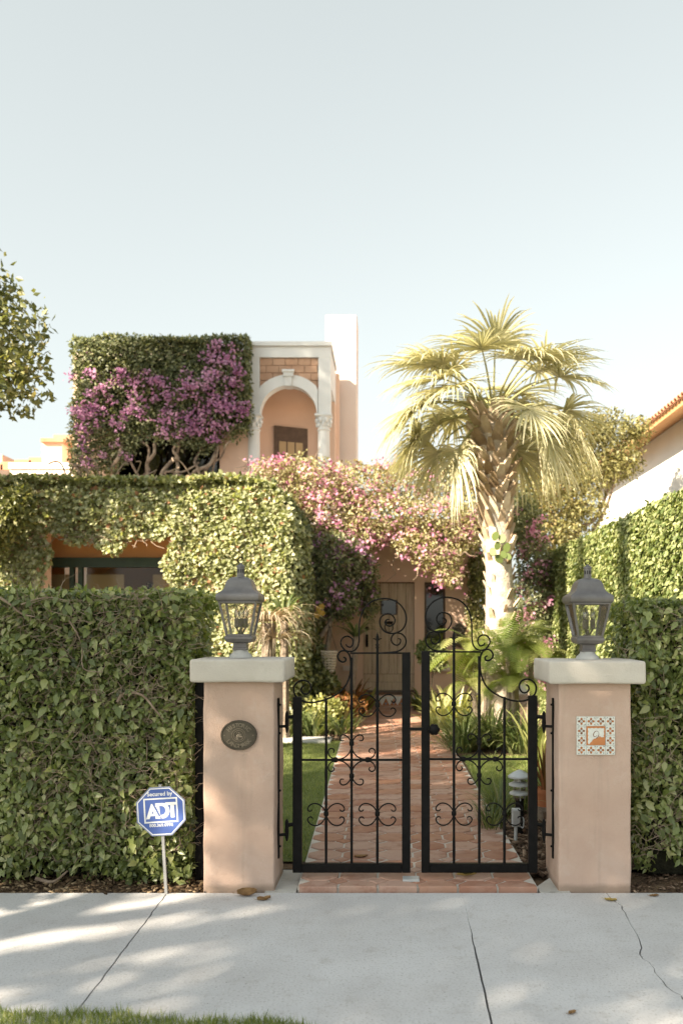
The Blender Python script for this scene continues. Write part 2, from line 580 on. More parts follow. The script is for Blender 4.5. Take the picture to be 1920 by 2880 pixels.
M['boug_dry_lit'] = leafmat('bougainvillea_dry_lit_leaf', [(0.0, (0.20, 0.13, 0.065)), (0.3, (0.26, 0.25, 0.11)), (0.65, (0.44, 0.41, 0.22)), (1.0, (0.58, 0.51, 0.36))], 0.3, 0.5, 0.4)  # dry tan leaves, paled in colour to look sunlit
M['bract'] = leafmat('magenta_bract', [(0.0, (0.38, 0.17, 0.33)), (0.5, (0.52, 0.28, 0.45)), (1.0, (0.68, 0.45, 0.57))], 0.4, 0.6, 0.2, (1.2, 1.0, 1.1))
M['bract_pink'] = leafmat('pink_bract', [(0.0, (0.48, 0.17, 0.31)), (0.5, (0.62, 0.31, 0.44)), (1.0, (0.72, 0.48, 0.56))], 0.4, 0.6, 0.2, (1.2, 1.0, 1.0))  # over the entrance, the lighter pink stands for bracts in sun
M['tree'] = leafmat('tree_leaf', [(0.0, (0.065, 0.08, 0.025)), (0.5, (0.16, 0.17, 0.06)), (0.9, (0.31, 0.29, 0.13)), (1.0, (0.42, 0.34, 0.19))], 0.28, 0.4, 0.5)
M['brown_tree'] = leafmat('bronze_tree_leaf', [(0.0, (0.085, 0.08, 0.028)), (0.4, (0.19, 0.19, 0.07)), (0.8, (0.36, 0.34, 0.16)), (1.0, (0.42, 0.27, 0.13))], 0.35, 0.45, 0.4, (1.4, 1.15, 0.5))
M['palm_leaf'] = leafmat('palm_leaf', [(0.0, (0.24, 0.24, 0.13)), (0.5, (0.50, 0.485, 0.31)), (1.0, (0.70, 0.66, 0.49))], 0.32, 0.45, 0.4, (1.2, 1.15, 0.8))
M['fern'] = leafmat('fern_leaf', [(0.0, (0.11, 0.155, 0.03)), (0.5, (0.24, 0.28, 0.075)), (1.0, (0.40, 0.40, 0.16))], 0.4, 0.5, 0.3)
M['strap'] = leafmat('strap_leaf', [(0.0, (0.06, 0.09, 0.03)), (0.5, (0.13, 0.165, 0.06)), (0.9, (0.25, 0.27, 0.11)), (1.0, (0.36, 0.33, 0.18))], 0.3, 0.4, 0.5)
M['straw'] = leafmat('dry_straw', [(0.0, (0.28, 0.20, 0.12)), (0.5, (0.44, 0.35, 0.235)), (1.0, (0.56, 0.48, 0.36))], 0.2, 0.8, 0.1, (1.0, 0.9, 0.7))
M['cream'] = leafmat('variegated_leaf', [(0.0, (0.22, 0.25, 0.08)), (0.5, (0.42, 0.42, 0.18)), (1.0, (0.58, 0.54, 0.32))], 0.4, 0.45, 0.3)
M['red_leaf'] = leafmat('copper_leaf', [(0.0, (0.09, 0.05, 0.018)), (0.6, (0.20, 0.10, 0.035)), (1.0, (0.34, 0.14, 0.07))], 0.35, 0.5, 0.3)
M['grass'] = leafmat('grass_blade', [(0.0, (0.10, 0.145, 0.035)), (0.5, (0.20, 0.25, 0.07)), (0.9, (0.32, 0.345, 0.12)), (1.0, (0.42, 0.40, 0.20))], 0.3, 0.5, 0.3)
M['yellow'] = leafmat('yellow_petal', [(0.0, (0.55, 0.33, 0.06)), (1.0, (0.68, 0.46, 0.12))], 0.3, 0.6, 0.2, (1, 1, 1))
# ------------------------------------------------------------------ foliage tools
LEAF_HI = (np.array([(0, 0, 0), (-.25, .28, .06), (.25, .28, .06), (-.21, .6, .05), (.21, .6, .05), (0, 1, -.12), (0, .28, 0), (0, .6, -.01)], float),
           [(0, 6, 1), (0, 2, 6), (1, 6, 7, 3), (6, 2, 4, 7), (3, 7, 5), (7, 4, 5)])
LEAF_LO = (np.array([(0, 0, 0), (-.27, .42, .07), (.27, .42, .07), (0, 1, -.06)], float), [(0, 2, 3), (0, 3, 1)])
LEAF_RND = (np.array([(0, 0, 0), (-.38, .35, .08), (.38, .35, .08), (-.28, .8, .05), (.28, .8, .05), (0, 1, -.05)], float),
            [(0, 2, 4, 5), (0, 5, 3, 1)])
BLADE = (np.array([(-.035, 0, 0), (.035, 0, 0), (-.028, .5, .05), (.028, .5, .05), (0, 1, .22)], float), [(0, 1, 3, 2), (2, 3, 4)])
CHIP = (np.array([(-.2, 0, 0), (.2, 0, 0), (.16, 1, 0), (-.22, .9, 0), (-.12, .1, .14), (.14, .1, .14), (.1, .9, .14), (-.15, .85, .14)], float),
        [(0, 3, 2, 1), (4, 5, 6, 7), (0, 1, 5, 4), (1, 2, 6, 5), (2, 3, 7, 6), (3, 0, 4, 7)])


def unit(a):
    return a / np.maximum(np.linalg.norm(a, axis=1, keepdims=True), 1e-9)


def frames(axis, nrm):
    y = unit(axis)
    z = nrm - y * (nrm * y).sum(1, keepdims=True)
    z = unit(z + 1e-6)
    x = np.cross(y, z)
    return x, y, z


def leaf_mesh(name, pos, axis, nrm, size, tmpl, rnd, mat):
    tv, tf = tmpl
    n, k = len(pos), len(tv)
    x, y, z = frames(axis, nrm)
    sz = np.asarray(size).reshape(n, 1, 1)
    V = pos[:, None, :] + sz * (tv[None, :, 0:1] * x[:, None, :] + tv[None, :, 1:2] * y[:, None, :] + tv[None, :, 2:3] * z[:, None, :])
    V = V.reshape(-1, 3)
    base = (np.arange(n) * k)[:, None]
    ls = np.concatenate([np.array(f) for f in tf])
    lens = np.array([len(f) for f in tf])
    loops = (base + ls[None, :]).ravel()
    cnt = np.tile(lens, n)
    starts = np.concatenate([[0], np.cumsum(cnt)[:-1]])
    me = bpy.data.meshes.new(name)
    me.vertices.add(len(V))
    me.vertices.foreach_set('co', V.astype(np.float32).ravel())
    me.loops.add(len(loops))
    me.loops.foreach_set('vertex_index', loops.astype(np.int32))
    me.polygons.add(len(cnt))
    me.polygons.foreach_set('loop_start', starts.astype(np.int32))
    me.update(calc_edges=True)
    at = me.attributes.new('rnd', 'FLOAT', 'POINT')
    at.data.foreach_set('value', np.repeat(np.clip(rnd, 0, 1), k).astype(np.float32))
    me.materials.append(mat)
    return me


def leaves(name, pos, axis, nrm, size, tmpl, mat, parent=None, rnd=None, kind='stuff'):
    pos = np.asarray(pos, float)
    n = len(pos)
    if rnd is None:
        rnd = RNG.random(n)
    off = np.array(wloc(parent)) if parent else np.zeros(3)
    me = leaf_mesh(name, pos - off, np.asarray(axis, float), np.asarray(nrm, float), size, tmpl, rnd, mat)
    return link(name, me, parent, kind)


def hang(n, out, droop=0.45, stick=0.45, spread=0.8, face=0.7, up=0.45, jit=0.55):
    """leaf axes and normals for leaves growing on a surface with outward normals out (n,3)"""
    r = RNG.normal(size=(n, 3))
    axis = out * stick + r * spread + np.array([0, 0, -droop])
    nrm = out * face + np.array([0, 0, up]) + RNG.normal(size=(n, 3)) * jit
    return axis, nrm


def vnoise(p, scale, seed=0):
    """cheap smooth pseudo noise in -1..1"""
    q = p * scale + seed * 7.31
    return (np.sin(q[:, 0] * 1.7 + 1.3 * np.sin(q[:, 1] * 1.1 + q[:, 2] * 0.7)) + np.sin(q[:, 1] * 2.1 + 1.7 * np.sin(q[:, 2] * 1.3 + q[:, 0] * 0.6))
            + np.sin(q[:, 2] * 1.9 + 1.5 * np.sin(q[:, 0] * 0.9 + q[:, 1] * 1.2))) / 3.0


def ell_cloud(ells, n, shell=0.35, inner=0.72):
    """points near the surface of a union of ellipsoids [(c, r)], with outward normals"""
    vol = np.array([r[0] * r[1] + r[1] * r[2] + r[0] * r[2] for c, r in ells])
    w = vol / vol.sum()
    P_, O_ = [], []
    for (c, r), k in zip(ells, (w * n * 1.35).astype(int) + 1):
        d = unit(RNG.normal(size=(k, 3)))
        rad = 1.0 - shell * RNG.random((k, 1)) ** 1.6 + 0.07 * RNG.normal(size=(k, 1))
        p = np.array(c) + d * rad * np.array(r)
        keep = np.ones(k, bool)
        for c2, r2 in ells:
            if c2 is c:
                continue
            q = (p - np.array(c2)) / np.array(r2)
            keep &= (q * q).sum(1) > inner * inner
        P_.append(p[keep])
        O_.append(unit(d / np.array(r))[keep])
    p, o = np.concatenate(P_), np.concatenate(O_)
    idx = RNG.permutation(len(p))[:n]
    return p[idx], o[idx]


def clumps(p, o, k, per, rad):
    """pick k cluster centres out of the cloud and spread per points round each"""
    idx = RNG.choice(len(p), k, replace=len(p) < k)
    pp = np.repeat(p[idx], per, axis=0) + np.repeat(o[idx], per, axis=0) * 0.03 + RNG.normal(size=(k * per, 3)) * rad
    oo = np.repeat(o[idx], per, axis=0)
    return pp, oo


def crooked(a, b, n=6, j=0.06):
    a, b = Vector(a), Vector(b)
    L = (b - a).length
    out = [a]
    for i in range(1, n):
        t = i / n
        out.append(a.lerp(b, t) + Vector((random.gauss(0, 1), random.gauss(0, 1), random.gauss(0, 1))) * L * j)
    out.append(b)
    return out


def straps(name, c, n, L, w, mat, parent, rise=1.0, droop=1.0, rad=0.12, spread=(0.0, 1.25), secs=5, kind='stuff', tipw=0.15):
    """arching strap leaves from one crown at c, one mesh"""
    vs, fs, rn = [], [], []
    off = wloc(parent)
    for i in range(n):
        a = random.uniform(0, 2 * math.pi)
        tilt = random.uniform(*spread)
        l = L * random.uniform(0.6, 1.1)
        d = Vector((math.cos(a), math.sin(a), 0))
        side = Vector((-d.y, d.x, 0)).normalized()
        p = Vector(c) + d * random.uniform(0, rad) - off
        ang = math.pi / 2 * rise - tilt * 0.6
        b = len(vs)
        r = random.random()
        bend = droop * random.uniform(0.5, 1.2)
        tw = random.uniform(-.3, .3)
        for s in range(secs + 1):
            t = s / secs
            ww = w * (1 - (1 - tipw) * t ** 2.2) * (0.6 + 0.4 * min(1, t * 4))
            sd = (side + Vector((0, 0, tw * t))) * ww
            vs += [p - sd, p + sd]
            rn += [r, r]
            if s < secs:
                p = p + (d * math.cos(ang) + Vector((0, 0, 1)) * math.sin(ang)) * (l / secs)
                ang -= bend * (0.25 + 1.1 * t) * 2.1 / secs
                if p.z + off.z < 0.02:
                    p.z = 0.02 - off.z
        for s in range(secs):
            fs.append((b + 2 * s, b + 2 * s + 1, b + 2 * s + 3, b + 2 * s + 2))
    me = bpy.data.meshes.new(name)
    me.from_pydata(vs, [], fs)
    at = me.attributes.new('rnd', 'FLOAT', 'POINT')
    at.data.foreach_set('value', rn)
    me.materials.append(mat)
    me.polygons.foreach_set('use_smooth', [True] * len(me.polygons))
    return link(name, me, parent, kind)
# ------------------------------------------------------------------ ground
def struct(name, mb, mat, smooth=False):
    o = mb.build(name, mat, None, smooth)
    o['kind'] = 'structure'
    return o

def sheet(name, x0, x1, y0, y1, z, mat, nx=1, ny=1, amp=0.0, sc=1.0, h=None):
    mb = MB()
    vs = []
    for j in range(ny + 1):
        for i in range(nx + 1):
            x, y = x0 + (x1 - x0) * i / nx, y0 + (y1 - y0) * j / ny
            zz = z + (amp * math.sin(x * 3.1 * sc + 1.7 * math.sin(y * 2.3 * sc)) * math.cos(y * 2.7 * sc + x) if amp else 0)
            vs.append((x, y, zz + (h(x, y) if h else 0)))
    fs = [(j * (nx + 1) + i, j * (nx + 1) + i + 1, (j + 1) * (nx + 1) + i + 1, (j + 1) * (nx + 1) + i) for j in range(ny) for i in range(nx)]
    mb.add(vs, fs)
    return struct(name, mb, mat, True)

def gz(y):
    """the garden rises a little towards the house"""
    return 0.012 * max(0.0, y - 5.9)

sheet('ground', -600, 600, -600, 900, -0.16, M['field'])
sheet('road', -60, 60, -7.5, 0.9, -0.135, M['asphalt'])
kerb = MB().box(-60, 60, 0.9, 1.08, -0.16, -0.005, bev=0.015)
struct('kerb', kerb, M['pad'])
sheet('grass_verge', -30, 30, 1.08, 3.66, -0.012, M['turf'], 60, 8, 0.01)
sheet('soil_bed', -12, 12, 5.30, 6.02, -0.03, M['soil'], 120, 10, 0.012, 3.0)
sheet('garden_soil', -9, 9, 6.0, 20.0, 0.0, M['soil'], 60, 80, 0.012, 3.0, lambda x, y: gz(y))
sheet('lawn', -4.2, -0.60, 6.15, 12.25, 0.012, M['turf'], 16, 24, 0.006, 2.0, lambda x, y: gz(y))
sheet('lawn', 0.92, 2.9, 7.9, 10.9, 0.012, M['turf'], 12, 14, 0.006, 2.0, lambda x, y: gz(y))

# sidewalk: concrete slabs with open joints, one slab broken along a crack
def crackline():
    px = [(1710, 2519), (1743, 2547), (1759, 2577), (1786, 2614), (1801, 2657), (1798, 2681), (1823, 2706), (1841, 2733), (1878, 2773), (1919, 2810), (1985, 2878)]
    out = []
    random.seed(3)
    for (x, y) in px:
        Y = GY(y)
        out.append(((x - VX) * Y / F, Y))
    fine = []
    for a, b in zip(out[:-1], out[1:]):
        for k in range(3):
            t = k / 3
            fine.append((a[0] + (b[0] - a[0]) * t + random.gauss(0, 0.006), a[1] + (b[1] - a[1]) * t + random.gauss(0, 0.004)))
    fine.append((out[-1][0] + .05, 3.6))
    fine[0] = (fine[0][0], 5.47)
    return fine

walk = bpy.data.objects.new('sidewalk', None)
COL.objects.link(walk)
walk['kind'] = 'structure'
YB, YF = 5.47, 3.60
def jag(x0, x1, n, a):
    return [(x0 + (x1 - x0) * i / n + random.gauss(0, a), YB + (YF - YB) * i / n) for i in range(n + 1)]
random.seed(5)
jl = jag(-1.422, -1.377, 26, 0.0022)
jc = jag(0.466, 0.436, 26, 0.0012)
ck = crackline()
def slab(name, left, right, gl, gr):
    n = len(left)
    L = [(x + (gl(i / (n - 1)) if callable(gl) else gl), y) for i, (x, y) in enumerate(left)]
    n = len(right)
    R = [(x - (gr(i / (n - 1)) if callable(gr) else gr), y) for i, (x, y) in enumerate(right)]
    poly = L + R[::-1]
    # rounded arris: two rings
    mb = MB()
    top = [Vector((x, y, 0.0)) for x, y in poly]
    bm = bmesh.new()
    vs = [bm.verts.new(p) for p in top]
    f = bm.faces.new(vs)
    if f.normal.z < 0:
        f.normal_flip()
    r = bmesh.ops.extrude_face_region(bm, geom=[f])
    for e in r['geom']:
        if isinstance(e, bmesh.types.BMVert):
            e.co.z -= 0.11
    f.normal_update()
    bmesh.ops.recalc_face_normals(bm, faces=bm.faces[:])
    bm.verts.index_update()
    mb.add([v.co for v in bm.verts], [[v.index for v in fc.verts] for fc in bm.faces])
    bm.free()
    return mb.build('slab', M['walk'], walk)
st = lambda x: [(x, YB), (x, YF)]
edges = [st(-8.95), st(-7.1), st(-5.25), st(-3.3), jl, jc, ck, st(4.15), st(6.0), st(7.85)]
gap = [0.004, 0.004, 0.004, 0.004, 0.0045, (lambda t: 0.0003 + 0.005 * min(1, max(0, t - .25) * 3)), (lambda t: 0.0028 + 0.0014 * math.sin(t * 17)), 0.004, 0.004, 0.004]
for i in range(len(edges) - 1):
    slab('slab', edges[i], edges[i + 1], gap[i], gap[i + 1])

# short grass on the verge, ragged edge over the slabs at the left
def grass(name, xs, ys, zfun, n, size, parent=None, mask=None):
    x = RNG.uniform(*xs, n)
    y = RNG.uniform(*ys, n)
    if mask is not None:
        k = mask(x, y)
        x, y = x[k], y[k]
    m = len(x)
    p = np.stack([x, y, np.array([zfun(b) for b in y])], 1)
    axis = RNG.normal(size=(m, 3)) * 0.38 + np.array([0, 0, 1.0])
    nrm = RNG.normal(size=(m, 3)) * [1, 1, 0.2]
    o = leaves(name, p, axis, nrm, RNG.uniform(size[0], size[1], m), BLADE, M['grass'])
    return o
def verge_edge(x):
    return np.where(x < -0.45, 3.80 - 0.095 * (x + 1.73), 3.68 - 0.5 * np.clip(x + 0.45, 0, 0.5)) + 0.02 * np.sin(x * 9) + 0.012 * np.sin(x * 31)
g = grass('verge_grass', (-2.6, 1.6), (3.3, 3.86), lambda b: -0.01, 46000, (0.03, 0.065), mask=lambda x, y: y < verge_edge(x) - 0.015)
tag(g, 'short green grass fringe along the street edge of the sidewalk', 'grass')
g = grass('lawn_grass', (-2.6, -0.62), (6.2, 12.2), lambda b: gz(b), 36000, (0.03, 0.06), mask=lambda x, y: x < -0.61 - 0.0154 * (y - 5.5))
tag(g, 'mown green lawn left of the tiled path', 'grass')
g = grass('lawn_grass', (0.93, 2.4), (7.9, 10.9), lambda b: gz(b), 22000, (0.03, 0.065))
tag(g, 'small lawn patch right of the tiled path behind the garden light', 'grass')

# mulch and litter
def chips(name, xs, ys, n, size, mat, zf=gz, z0=0.0):
    p = np.stack([RNG.uniform(*xs, n), RNG.uniform(*ys, n), np.zeros(n)], 1)
    p[:, 2] = np.array([zf(b) for b in p[:, 1]]) + z0 + RNG.random(n) * 0.02
    axis = RNG.normal(size=(n, 3)) * [1, 1, 0.25]
    nrm = RNG.normal(size=(n, 3)) * 0.4 + [0, 0, 1]
    o = leaves(name, p, axis, nrm, RNG.uniform(size[0], size[1], n), CHIP, mat)
    return o
mulchm = leafmat('mulch_chip', [(0.0, (0.04, 0.026, 0.018)), (0.6, (0.12, 0.075, 0.05)), (1.0, (0.30, 0.22, 0.16))], 0.0, 0.9, 0.2)
o = chips('mulch', (0.97, 1.6), (5.85, 8.0), 2600, (0.03, 0.085), mulchm)
tag(o, 'brown wood mulch around the garden light beside the path', 'mulch')
o = chips('mulch', (-2.9, -0.80), (12.2, 13.3), 1500, (0.03, 0.09), mulchm)
tag(o, 'brown wood mulch under the plants along the creeper covered wing', 'mulch')
litm = leafmat('leaf_litter', [(0.0, (0.05, 0.032, 0.02)), (0.6, (0.16, 0.105, 0.06)), (1.0, (0.36, 0.27, 0.17))], 0.1, 0.9, 0.2)
o = chips('leaf_litter', (-3.4, -1.22), (5.46, 5.95), 1300, (0.02, 0.055), litm, lambda y: -0.025)
tag(o, 'dry leaf and twig litter at the foot of the left hedge', 'litter')
o = chips('leaf_litter', (1.58, 3.4), (5.46, 5.95), 500, (0.02, 0.05), mulchm, lambda y: -0.025)
tag(o, 'dark leaf litter at the foot of the right hedge', 'litter')

# rough concrete footings beside the posts
mb = MB().prism([(-0.80, 5.475, -0.1), (-0.60, 5.475, -0.1), (-0.60, 5.98, -0.1), (-0.80, 5.98, -0.1)], (0, 0, 0.105))
mb.prism([(0.965, 5.475, -0.1), (1.16, 5.475, -0.1), (1.12, 5.85, -0.1), (0.965, 5.60, -0.1)], (0, 0, 0.103))
struct('gate_footing', mb, M['pad'])

# ------------------------------------------------------------------ tiled path: octagons and dots
path = bpy.data.objects.new('tiled_path', None)
path.location = (0, 5.5, 0)
COL.objects.link(path)
path['kind'] = 'structure'
PT, NC = 0.2555, 6      # pitch, columns
def pcx(y):
    """centre line of the path"""
    return 0.182 - 0.0154 * (y - 5.5)
bed = MB()
bw = [(pcx(y) - 0.774, pcx(y) + 0.774, y) for y in (5.512, 8, 10, 12, 14, 16, 17.42)]
H0 = 0.022
vs, fs = [], []
for x0, x1, y in bw:
    vs += [(x0, y, H0 + gz(y)), (x1, y, H0 + gz(y)), (x0, y, -0.08), (x1, y, -0.08)]
for i in range(len(bw) - 1):
    a, b = 4 * i, 4 * i + 4
    fs += [(a, a + 1, b + 1, b), (a, b, b + 2, a + 2), (a + 1, a + 3, b + 3, b + 1)]
fs.append((0, 2, 3, 1))
bed.add(vs, fs)
bed.build('grout_bed', M['grout'], path)

def tile_poly(kind, c=0.062, g=0.006):
    h = PT / 2 - g
    if kind == 'oct':
        k = PT * 0.27
        return [(-h + k, -h), (h - k, -h), (h, -h + k), (h, h - k), (h - k, h), (-h + k, h), (-h, h - k), (-h, -h + k)]
    if kind == 'half':      # cut by the front edge
        k = PT * 0.27
        return [(-h, -0.008), (h, -0.008), (h, h - k), (h - k, h), (-h + k, h), (-h, h - k)]
    r = PT * 0.27 - 1.5 * g
    return [(0, -r), (r, 0), (0, r), (-r, 0)]

def tile_mesh(kind, seed=0, mat=None):
    rr = random.Random(seed)
    pl = tile_poly(kind)
    n = len(pl)
    j = [(x + rr.gauss(0, 0.0016), y + rr.gauss(0, 0.0016)) for x, y in pl]
    bot = [(x, y, -0.03 if kind == 'half' else 0.0) for x, y in j]
    mid = [(x, y, 0.007 + rr.gauss(0, 0.0006)) for x, y in j]
    s = 0.93 if kind != 'dot' else 0.86
    top = [(x * s, y * s + (0.004 if kind == 'half' else 0), 0.0115 + rr.gauss(0, 0.0007)) for x, y in j]
    fs = [tuple(range(2 * n, 3 * n))]
    for a in (0, n):
        fs += [(a + i, a + (i + 1) % n, a + n + (i + 1) % n, a + n + i) for i in range(n)]
    me = bpy.data.meshes.new('tile')
    me.from_pydata(bot + mid + top, [], fs)
    me.materials.append(mat or M['tile'])
    return me
octs = [tile_mesh('oct', s) for s in range(5)]
halfs = [tile_mesh('half', 20 + s) for s in range(3)]
dots = [tile_mesh('dot', 40 + s) for s in range(3)]
far_v, far_f, far_r = [], [], []
def put(me, x, y, far):
    z = H0 + gz(y) - 0.001
    if far:
        b = len(far_v)
        r = random.random()
        for v in me.vertices:
            far_v.append((v.co.x + x, v.co.y + y - 5.5, v.co.z + z))
            far_r.append(r)
        for p in me.polygons:
            far_f.append(tuple(i + b for i in p.vertices))
        return
    o = link('tile', me, path)
    o.location = (x, y - 5.5, z + random.gauss(0, 0.0008))
    o.rotation_euler = (random.gauss(0, 0.004), random.gauss(0, 0.004), random.gauss(0, 0.008))
random.seed(21)
TP = 0.2575
for c in range(NC):                                   # threshold row, cut by the sidewalk
    put(random.choice(halfs), pcx(5.5) + (c - 2.5) * TP, 5.506, False)
y = 5.506 + PT
while y < 17.3:
    far = y > 11.5
    for c in range(NC):
        xx = pcx(y) + (c - 2.5) * TP
        put(random.choice(octs), xx, y, far)
        if c > 0:
            put(random.choice(dots), xx - TP / 2, y - PT / 2, far)
    y += PT
me = bpy.data.meshes.new('far_tiles')
me.from_pydata(far_v, [], far_f)
at = me.attributes.new('rnd', 'FLOAT', 'POINT')
at.data.foreach_set('value', far_r)
me.materials.append(M['tile_far'])
link('far_tiles', me, path, 'stuff')
# ------------------------------------------------------------------ gate posts
def wobble_box(x0, x1, y0, y1, z0, z1, bev, nz=14, nx=4, amp=0.004, seed=1):
    """hand-rendered stucco block: slightly wavy faces, soft arrises"""
    bm = bmesh.new()
    bmesh.ops.create_cube(bm, size=1.0)
    for v in bm.verts:
        v.co = ((x0 + x1) / 2 + v.co.x * (x1 - x0), (y0 + y1) / 2 + v.co.y * (y1 - y0), (z0 + z1) / 2 + v.co.z * (z1 - z0))
    bmesh.ops.bevel(bm, geom=bm.edges[:], offset=bev, segments=3, affect='EDGES', profile=0.5)
    long_e = [e for e in bm.edges if abs((e.verts[0].co - e.verts[1].co).z) > (z1 - z0) * 0.5]
    bmesh.ops.subdivide_edges(bm, edges=long_e, cuts=nz, use_grid_fill=True)
    hor = [e for e in bm.edges if abs((e.verts[0].co - e.verts[1].co).x) > (x1 - x0) * 0.5]
    bmesh.ops.subdivide_edges(bm, edges=hor, cuts=nx, use_grid_fill=True)
    hor = [e for e in bm.edges if abs((e.verts[0].co - e.verts[1].co).y) > (y1 - y0) * 0.5]
    bmesh.ops.subdivide_edges(bm, edges=hor, cuts=nx, use_grid_fill=True)
    bm.normal_update()
    for v in bm.verts:
        c = v.co
        q = math.sin(c.x * 9 + seed) * math.sin(c.z * 7.3 + seed * 2) + 0.7 * math.sin(c.y * 13 + c.z * 15 + seed) + 0.5 * math.sin(c.x * 31 + c.z * 23)
        v.co = c + v.normal * amp * q * 0.5
    bm.verts.index_update()
    mb = MB().add([v.co for v in bm.verts], [[v.index for v in f.verts] for f in bm.faces])
    bm.free()
    return mb

def lantern(c, label):
    """square lantern; c = centre at its foot"""
    t = thing('post_lantern', label, 'lantern', c, 'lanterns on the gate posts')
    MB().lathe([(0, .078), (.006, .078), (.02, .072), (.032, .058), (.042, .05), (.052, .048)], c, 20).build('plinth', M['plinth'], t, True)
    MB().lathe([(.052, .045), (.056, .047), (.066, .047), (.07, .044), (.112, .044)], c, 4, square=True).build('neck', M['pewter'], t)
    MB().lathe([(.10, .05), (.108, .082), (.128, .092), (.142, .092), (.15, .084)], c, square=True).build('tray', M['pewter'], t)
    z0, h0, z1, h1 = .15, .078, .378, .121
    for sx in (-1, 1):
        for sy in (-1, 1):
            a = Vector((c[0] + sx * h0, c[1] + sy * h0, c[2] + z0))
            b = Vector((c[0] + sx * h1, c[1] + sy * h1, c[2] + z1))
            w = 0.0075
            vs = [p + Vector((dx * w, dy * w, 0)) for p in (a, b) for dx, dy in ((-1, -1), (1, -1), (1, 1), (-1, 1))]
            MB().add(vs, [(3, 2, 1, 0), (4, 5, 6, 7), (0, 1, 5, 4), (1, 2, 6, 5), (2, 3, 7, 6), (3, 0, 4, 7)]).build('corner_bar', M['pewter'], t)
    for z, h, n in ((z0 + .004, h0, 'lower_frame'), (z1 - .006, h1, 'upper_frame')):
        fr = MB()
        for k in range(4):
            s = [(-1, -1, 1, -1), (1, -1, 1, 1), (1, 1, -1, 1), (-1, 1, -1, -1)][k]
            fr.tube([(c[0] + s[0] * h, c[1] + s[1] * h, c[2] + z), (c[0] + s[2] * h, c[1] + s[3] * h, c[2] + z)], .0075, 4)
        fr.build(n, M['pewter'], t)
    for sx, sy in ((0, -1), (1, 0), (0, 1), (-1, 0)):
        g = 0.002
        if sx == 0:
            vs = [(c[0] - h0, c[1] + sy * (h0 - g), c[2] + z0), (c[0] + h0, c[1] + sy * (h0 - g), c[2] + z0),
                  (c[0] + h1, c[1] + sy * (h1 - g), c[2] + z1), (c[0] - h1, c[1] + sy * (h1 - g), c[2] + z1)]
        else:
            vs = [(c[0] + sx * (h0 - g), c[1] - h0, c[2] + z0), (c[0] + sx * (h0 - g), c[1] + h0, c[2] + z0),
                  (c[0] + sx * (h1 - g), c[1] + h1, c[2] + z1), (c[0] + sx * (h1 - g), c[1] - h1, c[2] + z1)]
        MB().add(vs, [(0, 1, 2, 3)]).build('glass_pane', M['lamp_glass'], t)
    prof = [(.372, .120), (.378, .134), (.388, .140), (.412, .141), (.424, .137), (.432, .128), (.444, .110), (.458, .097), (.478, .089), (.500, .084),
            (.518, .076), (.530, .064), (.538, .048), (.542, .034)]
    roof = MB().lathe(prof, c, square=True).build('roof', M['pewter'], t, True)
    v = MB().lathe([(.538, .029), (.548, .029), (.55, .0255), (.606, .0255), (.608, .0285), (.617, .0285), (.624, .02), (.63, .009), (.636, .009)], c, 16)
    vt = v.build('vent', M['pewter'], roof, True)
    sl = MB()
    for k in range(12):
        a = 2 * math.pi * k / 12 + .26
        x, y = c[0] + .0257 * math.cos(a), c[1] + .0257 * math.sin(a)
        d = Vector((math.cos(a), math.sin(a), 0))
        s = Vector((-d.y, d.x, 0)) * .003
        p = Vector((x, y, c[2] + .570))
        sl.add([p - s + d * .0008, p + s + d * .0008, p + s + d * .0008 + Vector((0, 0, .024)), p - s + d * .0008 + Vector((0, 0, .024))], [(0, 1, 2, 3)])
    sl.build('vent_slot', M['dark'], roof)
    ring = [(c[0] + .019 * math.sin(a), c[1], c[2] + .654 - .019 * math.cos(a)) for a in [i * 2 * math.pi / 18 for i in range(19)]]
    MB().tube(ring, .0032, 6, caps=False).build('hanging_ring', M['iron'], roof, True)
    # candle cluster
    for k, (dx, dy) in enumerate(((-.022, -.02), (.034, -.006), (.0, .034))):
        q = (c[0] + dx, c[1] + dy, c[2])
        cd = MB().lathe([(.2, .006), (.206, .017), (.208, .0165), (.262, .0165), (.264, .012)], q, 12).build('candle', M['candle'], t, True)
        MB().tube([(c[0], c[1], c[2] + .165), (c[0] + dx * .5, c[1] + dy * .5, c[2] + .172), (q[0], q[1], c[2] + .2)], .006, 6).build('candle_arm', M['candle'], cd, True)
        MB().lathe([(.264, .009), (.272, .014), (.29, .0175), (.308, .0165), (.328, .010), (.345, .0035), (.35, .001)], q, 12).build('bulb', M['bulb'], cd, True)
    MB().lathe([(.15, .03), (.158, .022), (.175, .012), (.195, .008), (.2, .002)], c, 10).build('candle_base', M['candle'], t, True)
    return t

def post(name, label, x0, x1, cx0, cx1, zt, zb, seed):
    t = thing(name, label, 'gate post', ((x0 + x1) / 2, 5.73, 0), 'stucco gate posts')
    wobble_box(x0, x1, 5.5, 5.96, -0.05, zb + 0.006, 0.014, 16, 5, 0.005, seed).build('shaft', M['pillar'], t, 'all')
    wobble_box(cx0, cx1, 5.43, 6.03, zb, zt, 0.016, 2, 7, 0.004, seed + 3).build('cap', M['cap'], t, 'all')
    return t

PL = post('gate_post', 'pink stucco gate post with the oval bronze plaque', -1.20, -0.741, -1.271, -0.668, 1.498, 1.353, 1.0)
PR = post('gate_post', 'pink stucco gate post with the square number tiles', 1.088, 1.556, 1.016, 1.63, 1.488, 1.343, 2.3)
lantern((-0.998, 5.73, 1.499), 'grey metal lantern on the post with the oval plaque')
lantern((1.327, 5.73, 1.489), 'grey metal lantern on the post with the number tiles')

